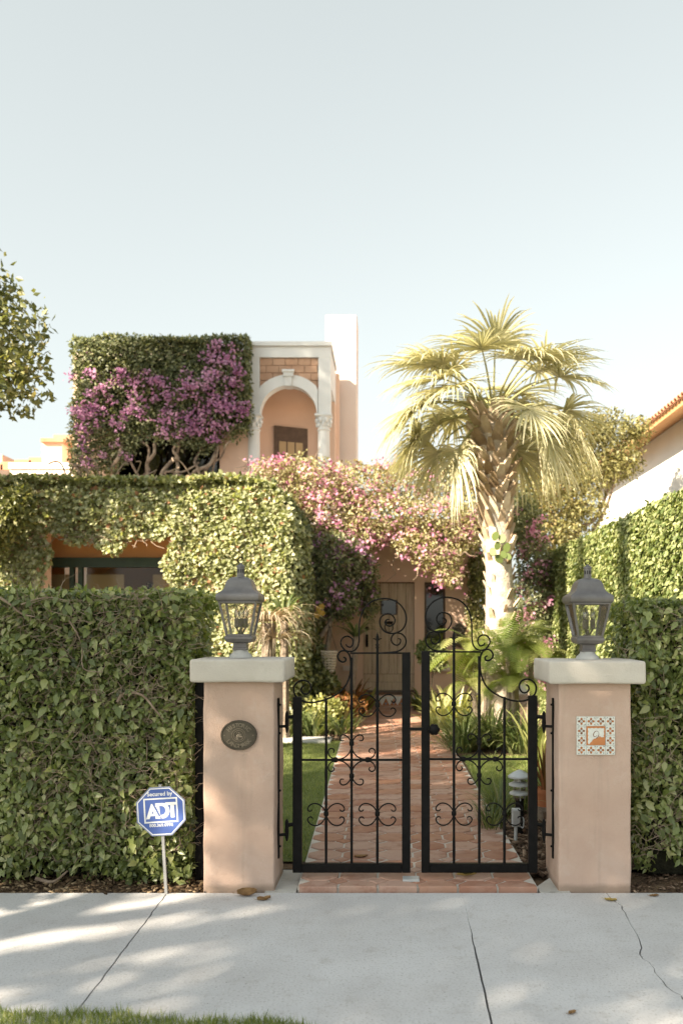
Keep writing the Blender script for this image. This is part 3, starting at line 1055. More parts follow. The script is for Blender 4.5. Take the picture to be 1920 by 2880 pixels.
# oval plaque
def ellipse(cx, cz, a, b, y, n=48):
    return [Vector((cx + a * math.cos(2 * math.pi * i / n), y, cz + b * math.sin(2 * math.pi * i / n))) for i in range(n)]
pc = (-0.968, 5.497, 1.009)
pq = thing('oval_plaque', 'oval bronze plaque with raised lettering on the left gate post', 'plaque', (pc[0], 5.497, pc[2] - .096))
def oval_ring(mb, a0, b0, y0, a1, b1, y1, mi=0, n=48):
    p, q = ellipse(pc[0], pc[2], a0, b0, y0, n), ellipse(pc[0], pc[2], a1, b1, y1, n)
    mb.add(p + q, [(i, n + i, n + (i + 1) % n, (i + 1) % n) for i in range(n)], mi)
mb = MB()
oval_ring(mb, .117, .0965, 5.497, .117, .0965, 5.486)
oval_ring(mb, .117, .0965, 5.486, .113, .0925, 5.482)
oval_ring(mb, .113, .0925, 5.482, .108, .0875, 5.482)
oval_ring(mb, .108, .0875, 5.482, .105, .0845, 5.4865)
mb.add(ellipse(pc[0], pc[2], .105, .0845, 5.4865), [tuple(range(48))[::-1]])
mb.build('plate', M['bronze'], pq, True)
mb = MB()
for a0, a1 in ((.046, .042), (.035, .031)):
    oval_ring(mb, a0, a0 * .98, 5.4865, a0 - .001, a0 * .98 - .001, 5.483)
    oval_ring(mb, a0 - .001, a0 * .98 - .001, 5.483, a1, a1 * .98, 5.483)
    oval_ring(mb, a1, a1 * .98, 5.483, a1 - .001, a1 * .98 - .001, 5.4865)
mb.build('medallion_ring', M['bronze_hi'], pq, True)
mb = MB()
rr = random.Random(4)
for k in range(26):                                   # small relief figure in the middle
    x, z = rr.gauss(0, .011), rr.gauss(0, .012)
    if x * x + z * z < .027 ** 2:
        r = rr.uniform(.003, .007)
        mb.lathe([(0, r), (.002, r * .8), (.0035, r * .2)], (0, 0, 0), 8)
        for i in range(len(mb.v) - 24, len(mb.v)):
            vx, vy, vz = mb.v[i]
            mb.v[i] = (pc[0] + x + vx, 5.4868 - vz, pc[2] + z + vy * 1.3)
mb.build('medallion_relief', M['bronze_hi'], pq)

def put_text(mb, s, size, origin, ux, uz, uy, mi=0, bold=0.0, depth=0.0015, centre=True):
    """glyphs as thin raised solids; ux right, uz up, uy out of the surface"""
    vs, fs = text_geo(s, size, bold)
    o = Vector(origin)
    pts = [o + ux * v.x + uz * v.y + uy * depth for v in vs]
    mb.add(pts, fs, mi)
def arc_text(mb, s, size, a, b, ang0, ang1, flip):
    n = len(s)
    for i, ch in enumerate(s):
        t = math.radians(ang0 + (ang1 - ang0) * (i + .5) / n)
        p = Vector((pc[0] + a * math.cos(t), 5.4865, pc[2] + b * math.sin(t)))
        nrm = Vector((math.cos(t) / a, 0, math.sin(t) / b)).normalized()
        if flip:
            nrm = -nrm
        ux = Vector((nrm.z, 0, -nrm.x))
        put_text(mb, ch, size, p - nrm * size * .35, ux, nrm, Vector((0, -1, 0)), 0, 0.0006, .003)
mb = MB()
arc_text(mb, 'HISTORIC', .036, .078, .066, 152, 28, False)
arc_text(mb, 'LANDMARK', .036, .078, .066, 206, 334, True)
for sx in (-1, 1):
    mb.add([Vector((pc[0] + sx * .092 + .005 * math.cos(k * math.pi / 2), 5.4845, pc[2] + .005 * math.sin(k * math.pi / 2))) for k in range(4)], [(0, 3, 2, 1)])
mb.build('raised_lettering', M['bronze_hi'], pq)

# number tiles: twelve flower tiles round one name tile
nc = (1.325, 5.497, 1.69 - (2069 - 1770) / 437.0)
nt_ = thing('number_tiles', 'square panel of painted flower tiles round a tile with number 9', 'tile panel', (nc[0], 5.497, nc[2] - .124))
TS = .0618
def disc(mb, cx, cz, r, y, mi, n=10, sq=1.0):
    mb.add([Vector((cx + r * math.cos(2 * math.pi * i / n), y, cz + r * sq * math.sin(2 * math.pi * i / n))) for i in range(n)], [tuple(range(n))], mi)
rr = random.Random(9)
MB().box(nc[0] - .1245, nc[0] + .1245, 5.4925, 5.503, nc[2] - .1245, nc[2] + .1245).build('mortar_bed', M['cap'], nt_)
for i in range(4):
    for j in range(4):
        if i in (1, 2) and j in (1, 2):
            continue
        cx, cz = nc[0] + (i - 1.5) * TS, nc[2] + (j - 1.5) * TS
        mb = MB()
        w = TS / 2 - .0011
        mb.box(cx - w, cx + w, 5.4885, 5.4995, cz - w, cz + w, 0, .0012, 1)
        y = 5.4885
        a, b = (1, 2) if rr.random() < .6 else (2, 1)
        for k, (dx, dz) in enumerate(((0, 1), (1, 0), (0, -1), (-1, 0))):
            disc(mb, cx + dx * .0155, cz + dz * .0155, .0076, y - .0004, rr.choice([1, 1, 2]), 10)
        disc(mb, cx, cz, .0115, y - .0007, 2 if rr.random() < .6 else 1, 12)
        disc(mb, cx, cz, .0075, y - .0010, 0, 12)
        disc(mb, cx, cz, .0032, y - .0013, 3, 8)
        for dx in (-1, 1):
            for dz in (-1, 1):
                for q in range(4):
                    disc(mb, cx + dx * (.021 + rr.uniform(-.005, .005)), cz + dz * (.021 + rr.uniform(-.005, .005)), rr.uniform(.0014, .003), y - .0004, 3, 5)
        mb.build('tile', [M['tile_white'], M['tile_rust'], M['tile_brown'], M['tile_blue']], nt_)
mb = MB()
w = TS - .0015
mb.box(nc[0] - w, nc[0] + w, 5.487, 5.4995, nc[2] - w, nc[2] + w, 0, .0012, 1)
# white glazed scalloped field, the lower right corner left bare terracotta
def zlow(x):      # border of the bare corner, x from -1 to 1
    pts = [(-1, -1.2), (-.74, -.98), (-.6, -.72), (-.45, -.62), (-.35, -.42), (-.1, -.28), (0, -.3), (.2, -.22), (.4, -.02), (.55, -.16), (.9, -.14), (1, -.2)]
    for (a, b), (c_, d) in zip(pts[:-1], pts[1:]):
        if a <= x <= c_:
            return b + (d - b) * (x - a) / (c_ - a)
    return -1
n = 48
for i in range(n):
    xa, xb = -0.86 + 1.72 * i / n, -0.86 + 1.72 * (i + 1) / n
    def top(x):
        e = .86 - .07 * abs(math.sin((x + .86) / 1.72 * math.pi * 4)) ** .7 * (1 if abs(x) < .8 else .3)
        return e
    def bot(x):
        return max(zlow(x), -.88)
    if abs(xa) > .79 or abs(xb) > .79:
        side = (abs((xa + xb) / 2) - .79) / .07
        sc_ = [k / 40 for k in range(-35, 35)]
        for z in sc_:
            lim = .80 + .06 * abs(math.sin((z + .86) / 1.72 * math.pi * 4)) ** .6
            if abs(xa + xb) / 2 < lim and bot((xa + xb) / 2) < z < .80:
                mb.add([Vector((nc[0] + x * w, 5.4865, nc[2] + zz * w)) for x, zz in ((xa, z), (xb, z), (xb, z + .025), (xa, z + .025))], [(0, 1, 2, 3)], 1)
        continue
    mb.add([Vector((nc[0] + x * w, 5.4865, nc[2] + z * w)) for x, z in ((xa, bot(xa)), (xb, bot(xb)), (xb, top(xb)), (xa, top(xa)))], [(0, 1, 2, 3)], 1)
# script figure nine, the stroke broader on its downstrokes
nine = [(.10, .05), (-.02, -.08), (-.16, -.10), (-.27, .02), (-.25, .22), (-.12, .42), (.08, .50), (.25, .42), (.31, .22), (.26, -.02), (.14, -.20), (.0, -.27)]
pp = smooth_path([(nc[0] + x * w, 5.4860, nc[2] + z * w) for x, z in nine], 5)
rad = [.0008 + .0017 * abs(math.sin(i / len(pp) * math.pi * 1.6)) for i in range(len(pp))]
for a, b, r0, r1 in zip(pp[:-1], pp[1:], rad[:-1], rad[1:]):
    d = (b - a).normalized()
    s = Vector((-d.z, 0, d.x))
    mb.add([a - s * r0, b - s * r1, b + s * r1, a + s * r0], [(0, 1, 2, 3)], 2)
mb.build('name_tile', [M['tile_orange'], M['tile_white'], M['tile_brown']], nt_)

# ------------------------------------------------------------------ yard sign
def sign():
    foot = P(468, 2511, 5.455)
    foot.z = 0.0
    ang = math.radians(3.2)
    up = Vector((-math.sin(ang), 0, math.cos(ang)))
    rt = Vector((math.cos(ang), 0, math.sin(ang)))
    out = Vector((0, -1, 0))
    t = thing('yard_sign', 'blue octagonal security sign on a thin grey stake by the left hedge', 'sign', foot)
    st_ = MB().tube([foot - up * .12, foot + up * .70], .0125, 4).build('stake', M['steel'], t)
    c = foot + up * .531 + out * .0175
    def octa(r, d, c=c):
        return [c + (rt * math.cos(math.radians(22.5 + 45 * k)) + up * math.sin(math.radians(22.5 + 45 * k))) * r + out * d for k in range(8)]
    R = .1685
    mb = MB()
    mb.prism(octa(R, 0), -out * .006, 0)
    plate = mb.build('panel', M['sign_grey'], t)
    def lay(r0, r1, d, mi, mb):
        a, b = octa(r0, d), octa(r1, d)
        mb.add(a + b, [(i, (i + 1) % 8, 8 + (i + 1) % 8, 8 + i) for i in range(8)], mi)
    mb = MB()
    mb.add(octa(R - .003, .0006), [tuple(range(8))], 0)
    lay(R - .007, R - .0145, .0012, 1, mb)
    # frame round the letters
    def quad(x0, x1, z0, z1, d, mi):
        mb.add([c + rt * x + up * z + out * d for x, z in ((x0, z0), (x1, z0), (x1, z1), (x0, z1))], [(0, 1, 2, 3)], mi)
    def poly(pts, d, mi):
        mb.add([c + rt * x + up * z + out * d for x, z in pts], [tuple(range(len(pts)))], mi)
    bx0, bx1, bz0, bz1, bw = -.108, .108, -.072, .086, .0095
    quad(bx0, bx1, bz0, bz0 + bw, .0012, 1)
    quad(bx0, bx1, bz1 - bw, bz1, .0012, 1)
    quad(bx0, bx0 + bw, bz0, bz1, .0013, 1)
    quad(bx1 - bw, bx1, bz0, bz1, .0013, 1)
    # block letters: A, D, T with the T's arm running into the frame
    A0, A1 = -.0455, .052
    poly([(-.096, A0), (-.074, A0), (-.066, A0 + .018), (-.036, A0 + .018), (-.036, A0), (-.006, A0), (-.012, A0 + .012), (-.052, .050), (-.060, .050)], .0014, 1)
    poly([(-.058, A0 + .034), (-.046, A0 + .034), (-.052, A0 + .050)], .0017, 0)
    # D: stem and bowl
    dl = [(-.030, .054), (-.030, .046)]
    bowl_o = [(.012 + .044 * math.cos(a), .004 + .0495 * math.sin(a)) for a in [math.radians(90 - 180 * k / 14) for k in range(15)]]
    bowl_i = [(.004 + .026 * math.cos(a), .006 + .0285 * math.sin(a)) for a in [math.radians(90 - 180 * k / 14) for k in range(15)]]
    for k in range(14):
        poly([bowl_o[k], bowl_i[k], bowl_i[k + 1], bowl_o[k + 1]], .0016, 1)
    poly([(-.034, .0535), (-.034, .030), (-.024, .006), (-.006, -.030), (.004, -.0225), (-.006, -.0225), (-.008, .0345), (.004, .0345), (.012, .0535)], .0015, 1)
    poly([(.006, -.0225), (-.004, -.0225), (-.004, -.0455), (.012, -.0455)], .00155, 1)
    quad(-.012, .006, -.0455, -.022, .0015, 1)
    poly([(-.036, .030), (-.030, .030), (.004, -.046), (-.002, -.046)], .0019, 0)
    # T
    quad(.030, bx1 - bw + .001, .038, .056, .0020, 1)
    quad(.062, .086, -.0415, .040, .0020, 1)
    poly([(.056, .038), (.0615, .038), (.0615, -.030), (.058, -.030)], .0022, 0)
    put_text(mb, 'Secured by', .036, c + up * .100 - rt * .002, rt, up, out, 1, .0009, .0013)
    put_text(mb, '800.369.0996', .028, c - up * .0965 - rt * .002, rt, up, out, 1, .0007, .0013)
    mb.build('printed_face', [M['sign_blue'], M['sign_white']], plate)
sign()

# ------------------------------------------------------------------ wrought iron gate
GYP = 5.73
def z6(x, y, flip=False):
    if flip:
        x = 1432 - (x - 122) * .985
        y = y - 7 * max(0.0, min(1.0, (1500 - y) / 900.0))
    return P(760 + x * .5230, 1640 + y * .5230, GYP)
def z5(x, y, flip=False):
    px, py = 960 + x * .2041, 1640 + y * .2041
    return z6((px - 760) / .5230, (py - 1640) / .5230, flip)

def gate_leaf(label, flip):
    cx = z6(437, 1555, flip)
    t = thing('gate_leaf', label, 'gate', (cx.x, GYP, 0.0), 'leaves of the iron gate')
    def rect(name, x0, y0, x1, y1, d, bev=.002):
        a, b = z6(x0, y0, flip), z6(x1, y1, flip)
        return MB().box(min(a.x, b.x), max(a.x, b.x), GYP - d, GYP + d, min(a.z, b.z), max(a.z, b.z), 0, bev, 1).build(name, M['iron'], t)
    rect('stile', 122, 612, 170, 1553, .024)
    rect('stile', 707, 372, 752, 1553, .024)
    br = rect('bottom_rail', 170.5, 1510, 706.5, 1553, .023)
    rect('bottom_lip', 170.5, 1506, 706.5, 1509.7, .019, 0)
    rect('middle_rail', 170.5, 945, 706.5, 956, .009)
    tr = rect('top_rail', 428, 372, 706.5, 381, .008)
    rr = random.Random(3)
    for x, y0 in ((300, 618), (437, 400), (575, 345)):
        a, b = z6(x, y0, flip), z6(x, 1507, flip)
        n = 22
        MB().tube([a.lerp(b, i / n) + Vector((0, -.002, 0)) for i in range(n + 1)], [.0098 * (1 + rr.uniform(-.10, .14)) for i in range(n + 1)], 6).build('bar', M['iron'], t)
    # spear head
    q = z6(575, 340, flip)
    sp = MB().lathe([(-.012, .013), (-.005, .013), (-.004, .009), (.006, .009), (.008, .0145), (.013, .0145), (.015, .008), (.030, .0075), (.052, .0115), (.066, .010), (.098, .0008)], q, 8)
    sp.build('spear_head', M['iron'], t, True)
    sw = MB()
    for s in (-1, 1):
        sw.tube(smooth_path([q + Vector((0, 0, .028)), q + Vector((s * .008, 0, .044)), q + Vector((s * .024, 0, .052)), q + Vector((s * .030, 0, .049))], 3), [.005] * 4 + [.0045] * 3 + [.003, .002, .001], 6)
    sw.build('spear_barb', M['iron'], t, True)
    def scroll(pts, r=.0056, f=z6, y=0.0):
        pp = smooth_path([f(a, b, flip) + Vector((0, y, 0)) for a, b in pts], 4)
        k = len(pp)
        rad = [r * (.72 + .28 * min(1, i / 5, (k - 1 - i) / 5)) for i in range(k)]
        return MB().tube(pp, rad, 6).build('scroll', M['iron'], t, 'all')
    def collar(x, y):
        q = z6(x, y, flip)
        MB().lathe([(-.017, .009), (-.015, .014), (-.008, .0165), (.008, .0165), (.015, .014), (.017, .009)], q, 10).build('collar', M['iron'], t, True)
    up = [(0, -3), (-14, -30), (-35, -49), (-60, -56), (-84, -49), (-98, -30), (-94, -16), (-80, -16), (-74, -24)]
    dn = [(0, 6), (-14, 36), (-34, 56), (-60, 63), (-84, 54), (-98, 34), (-92, 19), (-78, 17), (-72, 26)]
    for cx_, cy_ in ((575, 655), (300, 1240), (575, 1240)):
        for s in (1, -1):
            scroll([(cx_ + s * a, cy_ + b) for a, b in up], .0050, y=-.006)
            scroll([(cx_ + s * a, cy_ + b) for a, b in dn], .0050, y=-.006)
        collar(cx_, cy_)
    cs = [(396, 846), (380, 846), (374, 830), (386, 816), (408, 820), (428, 842), (436, 872), (428, 906), (408, 930), (382, 944), (352, 946), (326, 936), (312, 914), (316, 894), (332, 888), (344, 900), (338, 912)]
    for sx in (1, -1):
        for sy in (1, -1):
            scroll([(437 + sx * (a - 437), 950 + sy * (b - 950)) for a, b in cs], .0050, y=-.006)
    for a, b in ((437, 862), (437, 1037), (350, 950), (523, 950)):
        collar(a, b)
    # crest
    scroll([(60, 840), (82, 872), (130, 880), (160, 825), (145, 765), (90, 732), (30, 747), (-8, 800), (0, 862), (60, 930), (150, 938), (213, 890), (240, 800), (243, 640), (252, 520), (300, 370),
            (400, 265), (520, 221), (640, 216), (760, 260), (850, 350), (893, 480), (870, 590), (810, 660), (700, 695), (600, 670), (542, 600), (525, 530), (552, 460), (620, 425), (692, 437),
            (735, 500), (720, 560), (670, 594), (622, 580), (602, 540), (622, 506), (660, 500)], .0058, z5)
    scroll([(775, 762), (806, 772), (813, 802), (790, 845), (750, 855), (706, 830), (684, 780), (702, 722), (752, 688), (830, 702), (880, 762), (885, 830), (850, 892), (780, 938), (700, 952), (570, 958)], .0058, z5)
    # swooping shoulder with a curl at both ends
    scroll([(392, 398), (404, 404), (404, 418), (388, 424), (368, 412), (362, 390), (376, 368), (402, 364), (424, 384), (432, 420), (431, 470), (420, 520), (394, 566), (350, 602), (300, 625), (250, 639),
            (200, 641), (158, 626), (132, 600), (127, 562), (148, 532), (184, 523), (212, 540), (218, 570), (202, 594), (178, 594), (166, 576), (172, 558), (184, 554)], .0066)
    return t
gl = gate_leaf('black wrought iron gate leaf hinged on the plaque post', False)
gr = gate_leaf('black wrought iron gate leaf with round knob, hinged on the number tile post', True)
# knob and latch on the right leaf
k = z6(880, 782)
kb = MB()
kb.lathe([(-.002, .018), (.014, .018), (.016, .026)], (0, 0, 0), 12)
kn = MB()
ns, nr = 10, 14
c = Vector((k.x - .004, GYP - .062, k.z))
prof = [(math.cos(math.pi * i / 10), math.sin(math.pi * i / 10)) for i in range(11)]
vs, fs = [], []
for i, (cz_, sr) in enumerate(prof):
    for j in range(24):
        a = 2 * math.pi * j / 24
        lobe = 1 + .10 * math.cos(6 * (a + i * .22))
        vs.append(c + Vector((sr * math.cos(a) * lobe * .037, -cz_ * .030, sr * math.sin(a) * lobe * .037)))
for i in range(10):
    for j in range(24):
        fs.append((i * 24 + j, i * 24 + (j + 1) % 24, (i + 1) * 24 + (j + 1) % 24, (i + 1) * 24 + j))
kn.add(vs, fs)
kn.tube([(c.x - .012, c.y, c.z), (c.x - .02, GYP - .02, c.z)], .012, 8)
kn.build('knob', M['iron'], gr, True)
a, b = z6(742, 774), z6(822, 790)
MB().box(a.x, b.x, GYP - .034, GYP - .0245, b.z, a.z, 0, .001, 1).build('latch_bar', M['iron'], gr)
# stop plate on the threshold
s0 = P(1155, 2468, 5.66)
MB().box(s0.x - .055, s0.x + .055, 5.61, 5.70, .028, .052, 0, .003, 1)
o = MB().box(s0.x - .055, s0.x + .055, 5.60, 5.69, .030, .047, 0, .003, 1).build('gate_stop', M['galv'], None)
tag(o, 'small grey metal stop plate on the tiles under the gate', 'gate stop')

# hinge straps on the posts
def hinge(x, s, label):
    """x = post face, s = +1 when the gate lies to the right of it"""
    t = thing('hinge_strap', label, 'hinge', (x, 5.66, 0.14), 'hinge straps on the gate posts')
    yy = 5.665
    MB().box(min(x, x + s * .012), max(x, x + s * .012), yy - .014, yy + .014, .17, 1.235, 0, .003, 1).build('strap', M['iron'], t)
    for z in (.25, .62, 1.0, 1.19):
        MB().lathe([(0, .010), (.006, .010), (.010, .004)], (0, 0, 0), 8)
        m = MB()
        m.tube([(x + s * .010, yy, z), (x + s * .022, yy, z)], [.0095, .006], 8)
        m.build('bolt', M['iron'], t)
    gx = (z6(122, 0).x if s > 0 else z6(122, 0, True).x)
    for zz in (1.045, .325):
        m = MB()
        xm = x + (gx - x) * .62
        m.tube([(x + s * .008, yy, zz), (xm, yy + .02, zz)], .010, 8)
        m.tube([(xm, yy + .02, zz - .045), (xm, yy + .02, zz - .02), (xm, yy + .02, zz + .02), (xm, yy + .02, zz + .085), (xm, yy + .02, zz + .10)], [.005, .011, .014, .012, .005], 8)
        m.tube([(xm, yy + .02, zz + .06), (gx + s * .004, GYP - .01, zz + .06)], .014, 6)
        m.build('hinge_arm', M['iron'], t)
hinge(-0.741, 1, 'black iron hinge strap on the post with the oval plaque')
hinge(1.088, -1, 'black iron hinge strap on the post with the number tiles')

# thin black fence posts between hedge and stucco posts
for x, lab in ((-1.285, 'thin black metal post between left hedge and plaque post'), (1.598, 'thin black metal post between number tile post and right hedge')):
    m = MB().box(x - .035, x + .035, 5.80, 5.85, -.05, 1.34, 0, .002, 1)
    m.lathe([(1.34, .037), (1.35, .037), (1.365, .006)], (x, 5.825, 0), square=True)
    tag(m.build('fence_post', M['iron']), lab, 'post', 'black posts beside the hedges')
# ------------------------------------------------------------------ the house
M['pale'] = surf('pale_stucco', (0.66, 0.55, 0.49), (0.72, 0.62, 0.56), 1.0, 40, 0.92, 0.3)
M['lit_tan'] = surf('lit_tan_panel', (0.42, 0.30, 0.17), (0.50, 0.37, 0.22), 2, 60, 0.9, 0.1)  # tan that carries the brightness behind the panes in its colour
HS = thing('house', 'pink stucco house with plank door, creeper covered wing and arched loggia', 'house', (0, 17.5, 0))
def wall(name, x0, x1, y0, y1, z0, z1, mat='house', parent=HS, bev=0.0):
    return MB().box(x0, x1, y0, y1, z0, z1, 0, bev, 1).build(name, M[mat], parent)

# front wing (under the creeper), with a recessed window
WY = 13.5
ox0, ox1, oz0, oz1 = -5.46, -3.36, 0.85, 3.20
wall('wing_wall', -9.0, ox0, WY, WY + .3, 0, 3.90)
wall('wing_wall', ox1, -1.76, WY, WY + .3, 0, 3.90)
wall('wing_wall', ox0, ox1, WY, WY + .3, oz1, 3.90)
wall('wing_wall', ox0, ox1, WY, WY + .3, 0, oz0)
wall('wing_wall', -2.06, -1.76, WY + .3, 17.5, 0, 3.90)
wall('wing_wall', -9.0, -8.7, WY + .3, 18.0, 0, 3.90)
wall('wing_roof', -8.98, -1.80, WY + .02, 18.6, 3.90, 3.949, 'pale')
wall('recess_wall', ox0 - .2, ox1 + .2, WY + .6, WY + .7, 2.72, 3.5, 'orange')
wall('recess_reveal', ox0 - .25, ox0 - .2, WY + .3, WY + 1.4, .6, 3.5, 'orange')
wall('recess_reveal', ox1 + .2, ox1 + .25, WY + .3, WY + 1.4, .6, 3.5, 'orange')
wall('recess_soffit', ox0 - .2, ox1 + .2, WY + .3, WY + .6, 3.3, 3.4, 'orange')
win = wall('wing_window', ox0 - .2, ox1 + .2, WY + .50, WY + .62, 2.71, 2.87, 'green_paint')
for xm in (-5.22, -5.08, -3.48):
    wall('mullion', xm - .035, xm + .035, WY + .53, WY + .61, .7, 2.71, 'green_paint', win)
for a, b in ((-5.65, -5.26), (-5.18, -5.12), (-5.04, -3.52), (-3.44, -3.2)):
    MB().add([(a, WY + .575, .7), (b, WY + .575, .7), (b, WY + .575, 2.71), (a, WY + .575, 2.71)], [(0, 1, 2, 3)]).build('pane', M['window_glass'], win)
room = MB()
room.box(-5.7, -3.1, WY + 2.6, WY + 2.7, .5, 3.3)
room.box(-5.7, -3.1, WY + .8, WY + 2.6, .5, .6)
room.build('room_wall', M['room'], HS)
for a, b in ((-5.62, -5.28), (-5.02, -4.40), (-3.92, -3.5)):  # tan panels added behind the glass to imitate bright room and reflections
    MB().box(a, b, WY + .66, WY + .67, .7, 2.60).build('lit_tan_panel', M['lit_tan'], win)
rm = MB().box(-4.55, -3.4, WY + 2.5, WY + 2.58, 1.0, 2.55).build('room_opening', M['dark'], HS)

# entrance wall
EY = 17.5
dx0, dx1 = (1021 - VX) * EY / F, (1165 - VX) * EY / F
dz0 = CZ - (1945 - VY) * EY / F
dz1 = CZ - (1637 - VY) * EY / F
sx0, sx1 = (1193 - VX) * EY / F, (1252 - VX) * EY / F
sz0, sz1 = CZ - (1872 - VY) * EY / F, CZ - (1637 - VY) * EY / F
ex1 = (1328 - VX) * EY / F
wall('entrance_wall', -1.758, dx0, EY, EY + .3, 0, 3.8)
wall('entrance_wall', dx1, sx0, EY, EY + .3, 0, 3.8)
wall('entrance_wall', sx1, ex1, EY, EY + .3, 0, 3.8)
wall('entrance_wall', dx0, dx1, EY, EY + .3, dz1, 3.8)
wall('entrance_wall', sx0, sx1, EY, EY + .3, sz1, 3.8)
wall('entrance_wall', sx0, sx1, EY, EY + .3, 0, sz0)
wall('corner_pilaster', ex1 + .002, ex1 + .14, EY - .1, EY + .5, 0, 3.8, 'pale')
wall('entrance_roof', -1.42, ex1 + .3, EY - .12, 21, 3.8, 3.95, 'pale')
for k in range(9):
    x = -1.2 + k * .37
    wall('rafter', x - .05, x + .05, EY - 1.35, EY - .002, 3.48, 3.62, 'dark_wood')
for y in (EY - 1.2, EY - .75, EY - .3):
    wall('pergola_batten', -1.38, ex1 + .45, y - .03, y + .03, 3.622, 3.67, 'dark_wood')
wall('lamp_box', ex1 + .03, ex1 + .12, EY - .2, EY - .1, 1.72, 1.95, 'iron')
wall('window_sill', sx0 - .08, sx1 + .1, EY - .09, EY - .002, sz0 - .11, sz0 - .002, 'pale')
wall('window_sill', -.95, dx0 - .12, EY - .09, EY - .002, sz0 - .1, sz0 - .002, 'pale')

# plank door
door = MB().box(dx0, dx1, EY + .12, EY + .16, dz0, dz1).build('front_door', M['dark_wood'], HS)
n = 6
pw = (dx1 - dx0) / n
rd = random.Random(2)
for i in range(n):
    a, b = dx0 + i * pw + .004, dx0 + (i + 1) * pw - .004
    d = .10 + rd.uniform(-.006, .006)
    if i in (2, 3):                      # cut round the little spy window
        MB().box(a, b, EY + d, EY + .119, dz0 + .36, 1.69 + (1770 - 1729) * EY / F, 0, .004, 1).build('plank', M['door_wood'], door)
        MB().box(a, b, EY + d, EY + .119, 1.69 + (1770 - 1687) * EY / F, dz1 - .02, 0, .004, 1).build('plank', M['door_wood'], door)
    else:
        MB().box(a, b, EY + d, EY + .119, dz0 + .36, dz1 - .02, 0, .004, 1).build('plank', M['door_wood'], door)
MB().box(dx0 + .004, dx1 - .004, EY + .085, EY + .119, dz0 + .19, dz0 + .352, 0, .005, 1).build('plank', M['door_wood'], door)
MB().box(dx0 + .004, dx1 - .004, EY + .082, EY + .119, dz0 + .02, dz0 + .184, 0, .005, 1).build('plank', M['door_wood'], door)
wx0, wx1 = dx0 + 2 * pw + .03, dx0 + 4 * pw - .03
wz0, wz1 = CZ + (1770 - 1727) * EY / F, CZ + (1770 - 1688) * EY / F
MB().add([(wx0, EY + .117, wz0), (wx1, EY + .117, wz0), (wx1, EY + .117, wz1), (wx0, EY + .117, wz1)], [(0, 1, 2, 3)]).build('spy_window', M['dark_glass'], door)
kx = (wx0 + wx1) / 2
kz = CZ + (1770 - 1768) * EY / F
m = MB()
m.tube([(kx + .085 * math.sin(a), EY + .075, kz + .02 - .10 * math.cos(a)) for a in [2 * math.pi * i / 16 for i in range(17)]], .011, 6, caps=False)
m.box(kx - .09, kx + .09, EY + .07, EY + .099, kz + .10, kz + .15, 0, .004, 1)
m.build('knocker', M['iron'], door, True)
m = MB().lathe([(0, .05), (.01, .05), (.02, .03)], (0, 0, 0), 14)
m = MB().tube([(dx0 + .075, EY + .1, kz + .0), (dx0 + .075, EY + .05, kz + .0)], [.045, .03], 12)
m.box(dx0 + .05, dx0 + .10, EY + .07, EY + .099, kz - .38, kz - .12, 0, .004, 1)
m.tube(smooth_path([(dx0 + .075, EY + .07, kz - .14), (dx0 + .075, EY + .02, kz - .18), (dx0 + .075, EY + .02, kz - .3), (dx0 + .075, EY + .07, kz - .35)], 3), .014, 6)
m.build('handle', M['iron'], door, True)
wall('threshold', dx0 - .1, dx1 + .05, EY - .1, EY + .13, dz0 - .06, dz0 - .002, 'dark_wood')

# tiled door step
step = wall('door_step', dx0 - .08, dx1 + .12, EY - .35, EY - .002, 0.05, dz0 - .062, 'house')
nt2 = 8
tw = (dx1 - dx0 + .2) / nt2
for i in range(nt2):
    a = dx0 - .08 + i * tw
    z0_, z1_ = dz0 - .26, dz0 - .07
    m = MB().box(a + .004, a + tw - .004, EY - .365, EY - .3505, z0_, z1_, 0)
    y = EY - .3655
    m.add([(a + .004, y - .001, z0_ + .01), (a + tw - .004, y - .001, z0_ + .01), (a + tw / 2, y - .001, z1_ - .03)], [(0, 1, 2)], 1)
    disc(m, a + tw / 2, z0_ + .045, .022, y - .002, 2, 10)
    m.build('step_tile', [M['tile_white'], M['tile_rust'], M['tile_blue']], step)

# sidelight window
sw = wall('side_window', sx0, sx1, EY + .10, EY + .14, sz0, sz0 + .05, 'dark_wood')
wall('frame', sx0, sx0 + .04, EY + .10, EY + .14, sz0 + .05, sz1, 'dark_wood', sw)
wall('frame', sx1 - .04, sx1, EY + .10, EY + .14, sz0 + .05, sz1, 'dark_wood', sw)
wall('frame', sx0 + .04, sx1 - .04, EY + .10, EY + .14, sz1 - .05, sz1, 'dark_wood', sw)
MB().add([(sx0, EY + .13, sz0), (sx1, EY + .13, sz0), (sx1, EY + .13, sz1), (sx0, EY + .13, sz1)], [(0, 1, 2, 3)]).build('pane', M['dark_glass'], sw)
wall('dark_hall', sx0 - .3, sx1 + .3, EY + .9, EY + 1.0, 0, 3.4, 'dark')
wall('dark_hall', dx0 - .3, sx1 + .3, EY + .302, EY + .9, 3.2, 3.4, 'dark')

